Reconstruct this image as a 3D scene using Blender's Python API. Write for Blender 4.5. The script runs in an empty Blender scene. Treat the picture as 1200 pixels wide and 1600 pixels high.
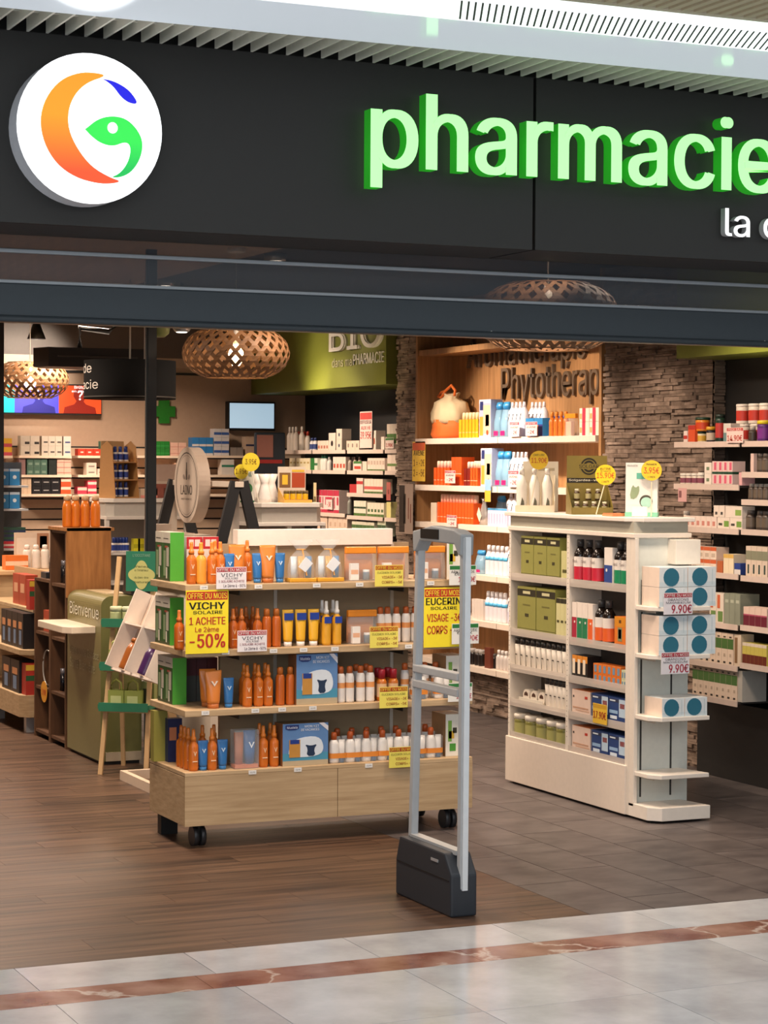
import bpy, bmesh, math, random
from mathutils import Vector, Matrix
random.seed(7)
S = bpy.context.scene
COL = S.collection
PI = math.pi
R90 = -PI/2          # turns a thing's front from -Y to -X

# ------------------------------------------------------------------ camera
# X runs along the shop front, Y into the shop, Z up; metres
F = 3330.0; YAW = math.radians(24.25); PITCH = math.radians(1.28); ROLL = math.radians(0.33)
CAM = Vector((0.0, -7.0, 1.7))
_fh = Vector((math.sin(YAW), math.cos(YAW), 0)); _rt = Vector((math.cos(YAW), -math.sin(YAW), 0)); _z = Vector((0, 0, 1))
_fw = _fh*math.cos(PITCH) - _z*math.sin(PITCH); _up = _z*math.cos(PITCH) + _fh*math.sin(PITCH)
CR = _rt*math.cos(ROLL) + _up*math.sin(ROLL); CU = _up*math.cos(ROLL) - _rt*math.sin(ROLL); CF = _fw
cd = bpy.data.cameras.new('camera'); cam = bpy.data.objects.new('camera', cd); COL.objects.link(cam)
cd.sensor_fit = 'VERTICAL'; cd.sensor_height = 36.0; cd.lens = F/1600*36.0; cd.clip_end = 200
cam.matrix_world = Matrix(((CR.x, CU.x, -CF.x, CAM.x), (CR.y, CU.y, -CF.y, CAM.y), (CR.z, CU.z, -CF.z, CAM.z), (0, 0, 0, 1)))
S.camera = cam
def ray(px, py): return CF + CR*((px-600)/F) + CU*((800-py)/F)
def atX(px, py, X): d = ray(px, py); return CAM + d*((X-CAM.x)/d.x)
def atY(px, py, Y): d = ray(px, py); return CAM + d*((Y-CAM.y)/d.y)
def atZ(px, py, Z): d = ray(px, py); return CAM + d*((Z-CAM.z)/d.z)

# ------------------------------------------------------------------ exposure, world, lights
S.view_settings.view_transform = 'Standard'; S.view_settings.look = 'None'
S.view_settings.gamma = 1.0; S.view_settings.exposure = 0.0; S.view_settings.use_curve_mapping = False
w = bpy.data.worlds.new('world'); S.world = w; w.use_nodes = True
w.node_tree.nodes['Background'].inputs[0].default_value = (0.85, 0.92, 1.0, 1); w.node_tree.nodes['Background'].inputs[1].default_value = 0.30
WARM = (1.0, 0.79, 0.62); COOL = (0.93, 0.96, 1.0)
def aim(o, tgt):
    d = Vector(tgt) - o.location; o.rotation_euler = d.to_track_quat('-Z', 'Y').to_euler()
def area(name, loc, tgt, sx, sy, power, col, spread=180):
    l = bpy.data.lights.new(name, 'AREA'); l.shape = 'RECTANGLE'; l.size = sx; l.size_y = sy; l.energy = power; l.color = col
    l.spread = math.radians(spread)
    o = bpy.data.objects.new(name, l); COL.objects.link(o); o.location = loc; aim(o, tgt); return o
def spot(name, loc, tgt, power, col, ang=50, blend=0.6, r=0.04):
    l = bpy.data.lights.new(name, 'SPOT'); l.energy = power; l.color = col; l.spot_size = math.radians(ang); l.spot_blend = blend; l.shadow_soft_size = r
    o = bpy.data.objects.new(name, l); COL.objects.link(o); o.location = loc; aim(o, tgt); return o
def point(name, loc, power, col, r=0.05):
    l = bpy.data.lights.new(name, 'POINT'); l.energy = power; l.color = col; l.shadow_soft_size = r
    o = bpy.data.objects.new(name, l); COL.objects.link(o); o.location = loc; return o
# mall concourse: luminous ceiling over the walkway
area('mall_ceiling_light', (2.5, -3.4, 3.05), (2.5, -3.2, 0), 9.0, 2.6, 165, COOL)
area('added_front_fill', (-4.5, -10.0, 2.9), (3.2, 0, 2.4), 8.0, 3.4, 260, COOL)  # unseen fill light added behind the camera to brighten slats and shop front
# shop ceiling lights
for i, (lx, ly, p) in enumerate([(2.6, 1.3, 46), (4.9, 1.0, 36), (2.5, 4.0, 62), (4.6, 3.4, 44), (2.9, 6.6, 66), (5.2, 5.6, 40), (4.6, 8.6, 95), (2.6, 8.8, 75)]):
    area('shop_ceiling_light', (lx, ly, 2.86), (lx, ly, 0), 0.5, 0.5, p, WARM, 150)
# track spots aimed at the displays
spot('track_spot', (2.9, 0.5, 2.8), (3.5, 1.95, 0.7), 60, WARM, 48)
spot('track_spot', (4.2, 0.45, 2.8), (4.0, 1.95, 0.8), 60, WARM, 48)
spot('track_spot', (4.3, 2.3, 2.8), (5.3, 2.4, 0.8), 70, WARM, 60)
spot('track_spot', (5.6, 1.2, 2.8), (5.6, 1.7, 0.9), 22, WARM, 50)
spot('track_spot', (5.0, 2.2, 2.8), (6.4, 2.3, 1.3), 85, WARM, 70)
spot('track_spot', (5.2, 4.6, 2.8), (6.75, 4.9, 1.7), 150, WARM, 60)
spot('track_spot', (5.3, 6.2, 2.8), (6.75, 6.0, 1.7), 150, WARM, 60)
spot('track_spot', (5.2, 5.4, 2.8), (6.7, 5.5, 0.8), 110, WARM, 60)
spot('track_spot', (5.2, 8.2, 2.8), (6.6, 8.3, 1.5), 130, WARM, 70)
spot('track_spot', (5.4, 3.4, 2.8), (6.5, 3.7, 1.6), 60, WARM, 50)
spot('track_spot', (5.2, 8.4, 2.85), (6.44, 8.2, 2.55), 38, WARM, 60)
spot('canopy_spot', (6.05, 8.55, 2.12), (6.44, 8.62, 2.40), 16, (1.0, 0.84, 0.45), 80, 0.9, 0.03)
spot('canopy_spot', (6.05, 7.35, 2.12), (6.44, 7.42, 2.42), 5, (1.0, 0.8, 0.5), 100, 0.9, 0.03)
spot('canopy_spot', (5.95, 2.2, 2.12), (6.3, 2.2, 2.42), 8, (1.0, 0.86, 0.5), 120, 0.9, 0.03)

# ------------------------------------------------------------------ materials
MATS = {}
def lin(c): return c/12.92 if c <= 0.04045 else ((c+0.055)/1.055)**2.4
def hexc(h):
    h = h.lstrip('#'); return tuple(lin(int(h[i:i+2], 16)/255) for i in (0, 2, 4)) + (1.0,)
def base(name):
    m = bpy.data.materials.new(name); m.use_nodes = True
    nt = m.node_tree; return m, nt, nt.nodes['Principled BSDF']
def M(h, rough=0.5, metal=0.0, spec=0.5):
    k = (h, rough, metal, spec)
    if k in MATS: return MATS[k]
    m, nt, b = base('paint_' + h.strip('#')); c = hexc(h)
    n = nt.nodes.new('ShaderNodeTexNoise'); n.inputs['Scale'].default_value = 35
    mx = nt.nodes.new('ShaderNodeMix'); mx.data_type = 'RGBA'
    mx.inputs[6].default_value = tuple(x*0.93 for x in c[:3]) + (1,); mx.inputs[7].default_value = tuple(min(1, x*1.05) for x in c[:3]) + (1,)
    tc = nt.nodes.new('ShaderNodeTexCoord'); nt.links.new(tc.outputs['Object'], n.inputs['Vector'])
    nt.links.new(n.outputs['Fac'], mx.inputs[0]); nt.links.new(mx.outputs[2], b.inputs['Base Color'])
    b.inputs['Roughness'].default_value = rough; b.inputs['Metallic'].default_value = metal; b.inputs['Specular IOR Level'].default_value = spec
    MATS[k] = m; return m
def E(h, s=1.0):
    k = ('E', h, s)
    if k in MATS: return MATS[k]
    m, nt, b = base('glow_' + h.strip('#')); b.inputs['Base Color'].default_value = hexc(h); b.inputs['Roughness'].default_value = 0.4
    b.inputs['Emission Color'].default_value = hexc(h); b.inputs['Emission Strength'].default_value = s
    MATS[k] = m; return m
def grad_glow(h0, h1, s):
    m, nt, b = base('glow_gradient'); g = nt.nodes.new('ShaderNodeTexCoord'); sp = nt.nodes.new('ShaderNodeSeparateXYZ'); r = nt.nodes.new('ShaderNodeValToRGB')
    nt.links.new(g.outputs['Generated'], sp.inputs[0]); nt.links.new(sp.outputs[2], r.inputs[0])
    r.color_ramp.elements[0].color = hexc(h0); r.color_ramp.elements[1].color = hexc(h1)
    r.color_ramp.elements[0].position = .1; r.color_ramp.elements[1].position = .6
    nt.links.new(r.outputs[0], b.inputs['Base Color']); nt.links.new(r.outputs[0], b.inputs['Emission Color']); b.inputs['Emission Strength'].default_value = s; return m
def clear(h, alpha, rough=0.08, name='clear_plastic'):
    k = ('C', h, alpha, rough)
    if k in MATS: return MATS[k]
    m, nt, b = base(name); b.inputs['Base Color'].default_value = hexc(h); b.inputs['Roughness'].default_value = rough
    t = nt.nodes.new('ShaderNodeBsdfTransparent'); mx = nt.nodes.new('ShaderNodeMixShader'); mx.inputs[0].default_value = alpha
    nt.links.new(t.outputs[0], mx.inputs[1]); nt.links.new(b.outputs[0], mx.inputs[2]); nt.links.new(mx.outputs[0], nt.nodes['Material Output'].inputs[0])
    MATS[k] = m; return m
def grain(name, c0, c1, scale, rough=0.5, bump=0.1, detail=4, rand=0.0, spec=0.4, ramp=(0.3, 0.7), coord='Object'):
    """stretched-noise grain; scale = per-axis frequency"""
    m, nt, b = base(name)
    tc = nt.nodes.new('ShaderNodeTexCoord'); mp = nt.nodes.new('ShaderNodeMapping'); mp.inputs['Scale'].default_value = scale
    n = nt.nodes.new('ShaderNodeTexNoise'); n.inputs['Scale'].default_value = 1; n.inputs['Detail'].default_value = detail; n.inputs['Roughness'].default_value = .6
    r = nt.nodes.new('ShaderNodeValToRGB'); r.color_ramp.elements[0].color = hexc(c0); r.color_ramp.elements[1].color = hexc(c1)
    r.color_ramp.elements[0].position = ramp[0]; r.color_ramp.elements[1].position = ramp[1]
    L = nt.links.new
    if coord == 'World':
        g = nt.nodes.new('ShaderNodeNewGeometry'); src = g.outputs['Position']
    else: src = tc.outputs['Object']
    if rand:
        oi = nt.nodes.new('ShaderNodeObjectInfo'); ad = nt.nodes.new('ShaderNodeVectorMath'); ad.operation = 'ADD'
        ms = nt.nodes.new('ShaderNodeMath'); ms.operation = 'MULTIPLY'; ms.inputs[1].default_value = 40
        L(oi.outputs['Random'], ms.inputs[0]); L(src, ad.inputs[0]); L(ms.outputs[0], ad.inputs[1]); src = ad.outputs[0]
    L(src, mp.inputs[0]); L(mp.outputs[0], n.inputs['Vector']); L(n.outputs['Fac'], r.inputs[0])
    out = r.outputs[0]
    if rand:
        hs = nt.nodes.new('ShaderNodeHueSaturation'); mr = nt.nodes.new('ShaderNodeMapRange')
        mr.inputs['To Min'].default_value = 1-rand; mr.inputs['To Max'].default_value = 1+rand
        L(oi.outputs['Random'], mr.inputs['Value']); L(mr.outputs[0], hs.inputs['Value']); L(out, hs.inputs['Color']); out = hs.outputs[0]
    L(out, b.inputs['Base Color']); b.inputs['Roughness'].default_value = rough; b.inputs['Specular IOR Level'].default_value = spec
    if bump:
        bp = nt.nodes.new('ShaderNodeBump'); bp.inputs['Strength'].default_value = bump; bp.inputs['Distance'].default_value = 0.01
        L(n.outputs['Fac'], bp.inputs['Height']); L(bp.outputs[0], b.inputs['Normal'])
    return m
OAK = grain('pale_oak', '#a98d69', '#c4a984', (3, 14, 60), 0.5, 0.04)
OAKX = grain('pale_oak_edge', '#b0936d', '#c9ae89', (3, 14, 60), 0.5, 0.03)
NICHE = grain('niche_wood', '#9a7148', '#b98b5c', (40, 40, 2.5), 0.5, 0.04)
WALNUT = grain('walnut', '#4a3222', '#6b4a31', (18, 18, 3), 0.5, 0.05)
BUTCHER = grain('butcher_block', '#8a5a30', '#b57d47', (25, 25, 3), 0.5, 0.05)
PLANK = grain('vinyl_plank', '#2e2019', '#6f5441', (1.3, 24, 1), 0.38, 0.06, 7, 0.09, 0.45, (.32, .70))
PLANKW = grain('vinyl_floor', '#2e2019', '#6f5441', (1.3, 24, 1), 0.38, 0.05, 7, 0.0, 0.45, (.32, .70), coord='World')
TILE = grain('grey_stone_tile', '#433c3c', '#665e5b', (5, 9, 1), 0.4, 0.05, 6, 0.13, 0.4)
TILEW = grain('grey_stone_floor', '#433c3c', '#665e5b', (5, 9, 1), 0.4, 0.05, 6, 0.0, 0.4, coord='World')
MARBLE = grain('pale_marble', '#a6a8ab', '#d3d5d8', (2.5, 2.5, 1), 0.16, 0.0, 7, 0.05, 0.5)
MARBLEW = grain('pale_marble_floor', '#a6a8ab', '#d3d5d8', (2.5, 2.5, 1), 0.16, 0.0, 7, 0.0, 0.5, coord='World')
STONE = grain('ledge_stone', '#66564a', '#a59080', (9, 9, 14), 0.85, 0.5, 5, 0.22, 0.2)
STONEW = grain('ledge_stone_mass', '#5a4c41', '#a59080', (7, 7, 26), 0.85, 0.5, 5, 0.0, 0.2, coord='World')
def red_marble():
    m, nt, b = base('red_marble'); L = nt.links.new
    g = nt.nodes.new('ShaderNodeNewGeometry'); n = nt.nodes.new('ShaderNodeTexNoise'); n.inputs['Scale'].default_value = 5; n.inputs['Detail'].default_value = 8
    r = nt.nodes.new('ShaderNodeValToRGB'); r.color_ramp.elements[0].color = hexc('#7c4a3e'); r.color_ramp.elements[1].color = hexc('#b08a7c'); r.color_ramp.elements[0].position = .35; r.color_ramp.elements[1].position = .7
    v = nt.nodes.new('ShaderNodeTexVoronoi'); v.feature = 'DISTANCE_TO_EDGE'; v.inputs['Scale'].default_value = 2.3
    ad = nt.nodes.new('ShaderNodeMix'); ad.data_type = 'VECTOR'; ad.inputs[0].default_value = .25
    L(g.outputs['Position'], ad.inputs[4]); L(n.outputs['Color'], ad.inputs[5]); L(ad.outputs[1], v.inputs['Vector']); L(g.outputs['Position'], n.inputs['Vector'])
    cr = nt.nodes.new('ShaderNodeValToRGB'); cr.color_ramp.elements[0].color = (1, 1, 1, 1); cr.color_ramp.elements[1].color = (0, 0, 0, 1); cr.color_ramp.elements[1].position = .022
    mx = nt.nodes.new('ShaderNodeMix'); mx.data_type = 'RGBA'; mx.inputs[7].default_value = hexc('#cbbcb2')
    L(v.outputs['Distance'], cr.inputs[0]); L(cr.outputs[0], mx.inputs[0]); L(n.outputs['Fac'], r.inputs[0]); L(r.outputs[0], mx.inputs[6]); L(mx.outputs[2], b.inputs['Base Color'])
    b.inputs['Roughness'].default_value = .18; return m
REDM = red_marble()
def mesh_curtain():
    m, nt, b = base('micro_perforated_metal'); L = nt.links.new
    b.inputs['Base Color'].default_value = hexc('#4a5056'); b.inputs['Roughness'].default_value = .5; b.inputs['Metallic'].default_value = .1
    tc = nt.nodes.new('ShaderNodeTexCoord'); mp = nt.nodes.new('ShaderNodeMapping'); mp.inputs['Scale'].default_value = (420, 420, 420); mp.inputs['Rotation'].default_value = (PI/2, 0, 0)
    v = nt.nodes.new('ShaderNodeTexVoronoi'); v.voronoi_dimensions = '2D'; v.inputs['Randomness'].default_value = 0; v.inputs['Scale'].default_value = 1
    ls = nt.nodes.new('ShaderNodeMath'); ls.operation = 'GREATER_THAN'; ls.inputs[1].default_value = .36
    t = nt.nodes.new('ShaderNodeBsdfTransparent'); mx = nt.nodes.new('ShaderNodeMixShader')
    L(tc.outputs['Object'], mp.inputs[0]); L(mp.outputs[0], v.inputs['Vector']); L(v.outputs['Distance'], ls.inputs[0]); L(ls.outputs[0], mx.inputs[0])
    L(t.outputs[0], mx.inputs[1]); L(b.outputs[0], mx.inputs[2]); L(mx.outputs[0], nt.nodes['Material Output'].inputs[0]); return m
CURTAIN = mesh_curtain()
WHITE = M('#e4ddd2', .45); OFFW = M('#d6cfc0', .5); BLACK = M('#141414', .5); DARK = M('#22211f', .5); STEEL = M('#b9bcbf', .35, .6)

# ------------------------------------------------------------------ mesh builder
class MB:
    def __init__(s): s.v = []; s.f = []; s.mi = []; s.sm = []; s.mats = []
    def _m(s, m):
        if m not in s.mats: s.mats.append(m)
        return s.mats.index(m)
    def face(s, ids, m, smooth=False): s.f.append(ids); s.mi.append(s._m(m)); s.sm.append(smooth)
    def box(s, x0, x1, y0, y1, z0, z1, m, front=None, top=None, side=None):
        n = len(s.v); s.v += [(x0, y0, z0), (x1, y0, z0), (x1, y1, z0), (x0, y1, z0), (x0, y0, z1), (x1, y0, z1), (x1, y1, z1), (x0, y1, z1)]
        for ids, mm in (((0, 3, 2, 1), m), ((4, 5, 6, 7), top or m), ((0, 1, 5, 4), front or m), ((1, 2, 6, 5), side or m), ((2, 3, 7, 6), m), ((3, 0, 4, 7), side or m)):
            s.face([n+i for i in ids], mm)
        return s
    def quad(s, pts, m): n = len(s.v); s.v += [tuple(p) for p in pts]; s.face(list(range(n, n+len(pts))), m); return s
    def loft(s, secs, seg=14, cx=0, cy=0, power=2.0, cap=True):
        """secs: (rx, ry, z, material of the band above)"""
        n = len(s.v); k = len(secs)
        for rx, ry, z, _ in secs:
            for j in range(seg):
                a = 2*PI*(j+.5)/seg; c, d = math.cos(a), math.sin(a)
                if power != 2.0: c = math.copysign(abs(c)**(2/power), c); d = math.copysign(abs(d)**(2/power), d)
                s.v.append((cx+rx*c, cy+ry*d, z))
        for i in range(k-1):
            for j in range(seg):
                j2 = (j+1) % seg; s.face([n+i*seg+j, n+i*seg+j2, n+(i+1)*seg+j2, n+(i+1)*seg+j], secs[i][3], True)
        if cap:
            s.face([n+j for j in range(seg)][::-1], secs[0][3]); s.face([n+(k-1)*seg+j for j in range(seg)], secs[-1][3] or secs[-2][3])
        return s
    def prism(s, pts, y0, y1, m, side=None):
        """polygon in x,z extruded along y"""
        n = len(s.v); k = len(pts); s.v += [(x, y0, z) for x, z in pts] + [(x, y1, z) for x, z in pts]
        s.face([n+i for i in range(k)], m); s.face([n+k+i for i in range(k)][::-1], side or m)
        for i in range(k): j = (i+1) % k; s.face([n+i, n+k+i, n+k+j, n+j], side or m)
        return s
    def hprism(s, pts, z0, z1, m):
        """polygon in x,y extruded along z"""
        n = len(s.v); k = len(pts); s.v += [(x, y, z0) for x, y in pts] + [(x, y, z1) for x, y in pts]
        s.face([n+i for i in range(k)][::-1], m); s.face([n+k+i for i in range(k)], m)
        for i in range(k): j = (i+1) % k; s.face([n+i, n+j, n+k+j, n+k+i], m)
        return s
    def tube(s, pts, r, m, seg=8):
        pts = [Vector(p) for p in pts]; n = len(s.v)
        for i, p in enumerate(pts):
            t = (pts[min(i+1, len(pts)-1)] - pts[max(i-1, 0)]).normalized(); a = Vector((0, 0, 1)) if abs(t.z) < .9 else Vector((1, 0, 0))
            u = t.cross(a).normalized(); v = t.cross(u)
            for j in range(seg): q = 2*PI*j/seg; s.v.append(tuple(p + u*(r*math.cos(q)) + v*(r*math.sin(q))))
        for i in range(len(pts)-1):
            for j in range(seg): j2 = (j+1) % seg; s.face([n+i*seg+j, n+i*seg+j2, n+(i+1)*seg+j2, n+(i+1)*seg+j], m, True)
        s.face([n+j for j in range(seg)], m); s.face([n+(len(pts)-1)*seg+j for j in range(seg)][::-1], m); return s
    def bar(s, a, b, w, d, m):
        """rectangular bar from a to b, w across x-ish, d across y-ish"""
        a = Vector(a); b = Vector(b); t = (b-a).normalized(); ref = Vector((0, 1, 0)) if abs(t.y) < .9 else Vector((0, 0, 1))
        u = ref.cross(t).normalized()*w/2; v = t.cross(u).normalized()*d/2; n = len(s.v)
        s.v += [tuple(p + q) for p in (a, b) for q in (-u-v, u-v, u+v, -u+v)]
        for ids in ((0, 1, 2, 3), (7, 6, 5, 4), (0, 4, 5, 1), (1, 5, 6, 2), (2, 6, 7, 3), (3, 7, 4, 0)): s.face([n+i for i in ids], m)
        return s
    def mesh(s, name, off=(0, 0, 0), recalc=True):
        me = bpy.data.meshes.new(name); ox, oy, oz = off
        me.from_pydata([(x-ox, y-oy, z-oz) for x, y, z in s.v], [], s.f)
        for m in s.mats: me.materials.append(m)
        me.polygons.foreach_set('material_index', s.mi); me.polygons.foreach_set('use_smooth', s.sm)
        if recalc:
            b = bmesh.new(); b.from_mesh(me); bmesh.ops.recalc_face_normals(b, faces=b.faces); b.to_mesh(me); b.free()
        me.update(); return me
def link(name, data, loc=(0, 0, 0), rz=0, parent=None):
    o = bpy.data.objects.new(name, data); COL.objects.link(o); o.location = loc; o.rotation_euler = (0, 0, rz); o.parent = parent; return o
def tag(o, label, cat, group=None):
    o['label'] = label; o['category'] = cat
    if group: o['group'] = group
    return o
def thing(name, label, cat, loc=(0, 0, 0), rz=0, group=None): return tag(link(name, None, loc, rz), label, cat, group)
def struct(name, mb, bevel=0):
    o = link(name, mb.mesh(name)); o['kind'] = 'structure'
    return o
def part(name, mb, parent, world=True, bevel=0):
    """part of a thing; mb in world metres (unrotated parents) or in the parent's own frame"""
    off = parent.location if world else (0, 0, 0)
    o = link(name, mb.mesh(name, off), parent=parent)
    if bevel:
        b = o.modifiers.new('edge', 'BEVEL'); b.width = bevel; b.segments = 2; b.limit_method = 'ANGLE'
    return o
def sub(name, mb, parent):
    """piece of a part; mb in world metres"""
    return link(name, mb.mesh(name, parent.parent.location), parent=parent)
def B(x0, x1, y0, y1, z0, z1, m): return MB().box(min(x0, x1), max(x0, x1), min(y0, y1), max(y0, y1), z0, z1, m)

# ------------------------------------------------------------------ lettering
TXT = {}
FONT = None          # the sans-serif that ships with Blender, when it is there
try:
    import os
    _fp = os.path.join(bpy.utils.system_resource('DATAFILES'), 'fonts', 'Inter.woff2')
    if os.path.exists(_fp): FONT = bpy.data.fonts.load(_fp)
except Exception: FONT = None
def text_mesh(s, bold=0.0, extrude=0.0):
    k = (s, bold, extrude)
    if k in TXT: return TXT[k]
    c = bpy.data.curves.new('lettering', 'FONT'); c.body = s
    if FONT: c.font = FONT
    c.size = 1; c.extrude = extrude; c.resolution_u = 3
    o = bpy.data.objects.new('lettering', c); COL.objects.link(o); bpy.context.view_layer.update()
    me = bpy.data.meshes.new_from_object(o); bpy.data.objects.remove(o); bpy.data.curves.remove(c)
    if bold > 0.004:      # heavier strokes: the outline laid down again a little to the side
        b = bmesh.new(); b.from_mesh(me); g = bmesh.ops.duplicate(b, geom=b.verts[:]+b.edges[:]+b.faces[:])
        for v in g['geom']:
            if isinstance(v, bmesh.types.BMVert): v.co.x += bold; v.co.z -= .01
        b.to_mesh(me); b.free()
    vs = [v.co.copy() for v in me.vertices]
    if not vs: vs = [Vector((0, 0, 0))]
    TXT[k] = (me, min(v.x for v in vs), max(v.x for v in vs), min(v.y for v in vs), max(v.y for v in vs)); return TXT[k]
def text(parent, s, x0, x1, z0, z1, y, m, bold=0.015, name='lettering'):
    """flat lettering fitted to a box in the parent's local x,z, facing -Y"""
    me, a, b, c, d = text_mesh(s, round(bold*(.9 if z1-z0 > .015 else .45), 4)); me = me.copy(); sx = (x1-x0)/max(b-a, 1e-4); sz = (z1-z0)/max(d-c, 1e-4)
    for v in me.vertices: v.co = Vector((x0+(v.co.x-a)*sx, y-v.co.z*.04, z0+(v.co.y-c)*sz))
    me.materials.clear(); me.materials.append(m); return link(name, me, parent=parent)

def sheet(name, label, cat, loc, rz, w, h, bg, lines=(), bands=(), group=None, tilt=0, t=0.0015, shape=None):
    """printed card hanging/standing at loc (bottom centre): lines (text,x0,x1,z0,z1,colour,bold) in fractions"""
    mb = MB()
    if shape == 'round': mb.prism([(w/2*math.cos(2*PI*i/28), h/2+h/2*math.sin(2*PI*i/28)) for i in range(28)], 0, t, M(bg, .4))
    else: mb.box(-w/2, w/2, 0, t, 0, h, M(bg, .4))
    for (x0, x1, z0, z1, c) in bands: mb.box(-w/2+x0*w, -w/2+x1*w, -.0004, 0, z0*h, z1*h, M(c, .4))
    o = tag(link(name, mb.mesh(name), loc, rz), label, cat, group); o.rotation_euler[0] = tilt
    for ln in lines:
        s, x0, x1, z0, z1, c = ln[:6]; text(o, s, -w/2+x0*w, -w/2+x1*w, z0*h, z1*h, -.0012, M(c, .5), ln[6] if len(ln) > 6 else .02)
    return o

# ================================================================== the setting
# ---- floor: vinyl planks, grey stone tiles, marble concourse; pieces are proud of a base slab
fl = struct('floor', MB().box(-4, 8.5, 0.0, 12, -0.12, -0.006, M('#3a2d22', .7)))
far = MB().box(-4, 4.02, 6.6, 12, -0.006, 0, PLANKW); far.box(4.02, 8.5, 6.6, 12, -0.006, 0, TILEW); far.box(-4, 0.2, 0, 6.6, -0.006, 0, PLANKW); far.box(7.0, 8.5, 0, 6.6, -.006, 0, TILEW)
link('far_flooring', far.mesh('far_flooring'), parent=fl)
pl_mesh = {}
def piece(parent, name, x0, x1, y0, y1, m, gap, ztop=0.0, th=0.006):
    k = (name, round(x1-x0, 3), round(y1-y0, 3))
    if k not in pl_mesh:
        a, b = (x1-x0)/2-gap/2, (y1-y0)/2-gap/2; pl_mesh[k] = MB().box(-a, a, -b, b, -th, 0, m).mesh(name)
    return link(name, pl_mesh[k], ((x0+x1)/2, (y0+y1)/2, ztop), parent=parent)
y = 0.0; r = 0
while y < 6.59:
    y1 = min(y+0.165, 6.6); x = 0.2 - (r*0.47) % 1.2; 
    while x < 4.019:
        x1 = min(x+1.2, 4.02); x0 = max(x, 0.2)
        if x1-x0 > .02: piece(fl, 'plank', x0, x1, y, y1, PLANK, 0.0012)
        x += 1.2
    y = y1; r += 1
x = 4.02; r = 0
while x < 6.99:
    x1 = min(x+.285, 7.0); y = -((r*.37) % .6)
    while y < 6.599:
        y0 = max(y, 0); y1 = min(y+.6, 6.6)
        if y1-y0 > .02: piece(fl, 'tile', x, x1, y0, y1, TILE, 0.004)
        y += .6
    x = x1; r += 1
mf = struct('floor_concourse', MB().box(-8, 14, -12, 0, -.12, -.008, M('#8d8c8a', .5)))
link('far_marble', MB().box(-8, 14, -12, -2.92, -.008, 0, MARBLEW).box(-8, -.6, -2.92, 0, -.008, 0, MARBLEW).box(7.2, 14, -2.92, 0, -.008, 0, MARBLEW).mesh('far_marble'), parent=mf)
for i in range(13): piece(mf, 'marble_tile', -.6+i*.6, i*.6, -.33, 0, MARBLE, .0025)
for i in range(8): piece(mf, 'red_marble_slab', -.6+i*.975, -.6+(i+1)*.975, -.52, -.33, REDM, .002)
for j in range(4):
    for i in range(13): piece(mf, 'marble_tile', -.6+i*.6, i*.6, -1.12-j*.6, -.52-j*.6, MARBLE, .0025)

# ---- shop shell
TAN = M('#b99c84', .8); BROWNGREY = M('#6b5f57', .8); BLK = M('#171615', .7)
struct('wall_back', MB().box(-4, 6.95, 10.1, 10.25, 0, 2.5, TAN).box(-4, 6.95, 10.1, 10.25, 2.58, 3.0, BROWNGREY).box(-4, 6.95, 10.1, 10.25, 2.5, 2.58, M('#c7ab92', .8)).box(-4, 6.4, 10.085, 10.1, 2.44, 2.46, DARK))
struct('wall_left', MB().box(-4.15, -4, 0, 10.25, 0, 3.0, TAN))
struct('wall_right', MB().box(6.95, 7.1, 0, 10.25, 0, 3.0, BLK).box(6.6, 6.95, 0, 3.06, 0, 3.0, BLK))
struct('ceiling', MB().box(-4.15, 4.37, 0.17, 10.25, 2.9, 3.0, M('#b39c86', .8)).box(4.37, 7.1, .17, 10.25, 2.9, 3.0, M('#2b2a2a', .7)))
struct('baseboard_right', MB().box(6.45, 6.6, .2, 3.06, 0, .42, M('#151515', .5)).box(6.5, 6.9, 7.3, 10.1, 0, .3, M('#151515', .5)))

# ---- ledge-stone cladding on the right-hand wall: pier by the shelves, pier beyond the niche, plinth under the niche
sw = struct('wall_stone', MB().box(6.555, 6.95, 3.06, 4.27, 0, 2.9, M('#4a3b2e', .9)).box(6.555, 6.95, 6.93, 7.3, 0, 2.9, M('#4a3b2e', .9)).box(6.6, 6.95, 4.27, 6.93, 0, .28, M('#4a3b2e', .9)))
rest = MB(); nst = 0; smesh = {}
rs = random.Random(3)
for (ya, yb, za, zb, fx) in ((3.06, 4.27, 0, 2.9, 6.555), (6.93, 7.3, 0, 2.9, 6.555), (4.27, 6.93, 0, .28, 6.6)):
    z = za
    while z < zb-.005:
        h = rs.choice((.013, .017, .021, .026)); h = min(h, zb-z); yy = ya
        while yy < yb-.005:
            L_ = min(rs.choice((.07, .10, .14, .18, .22)), yb-yy)
            if yb-yy-L_ < .03: L_ = yb-yy
            d = rs.choice((.008, .013, .018, .025))
            if fx == 6.555 and ya == 3.06 and 1.62 < z < 2.5 and nst < 300:
                k = (round(L_, 3), round(h, 3), d)
                if k not in smesh: smesh[k] = MB().box(-d, 0, -L_/2+.001, L_/2-.001, .0008, h-.0008, STONE).mesh('stone')
                link('stone', smesh[k], (fx, yy+L_/2, z), parent=sw); nst += 1
            else: rest.box(fx-d, fx, yy+.001, yy+L_-.001, z+.0008, z+h-.0008, STONEW)
            yy += L_
        z += h
o = link('stone_courses', rest.mesh('stone_courses', recalc=False), parent=sw); o['kind'] = 'stuff'
# end face of the pier, facing the shop front
e = MB(); z = 0
while z < 2.89:
    h = rs.choice((.015, .02, .026)); xx = 6.53
    for q in range(3): e.box(6.53, 6.6, 3.035+rs.random()*.02, 3.06, z+.001, z+h-.001, STONEW)
    z += h
o = link('stone_return', e.mesh('stone_return', recalc=False), parent=sw); o['kind'] = 'stuff'

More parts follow.
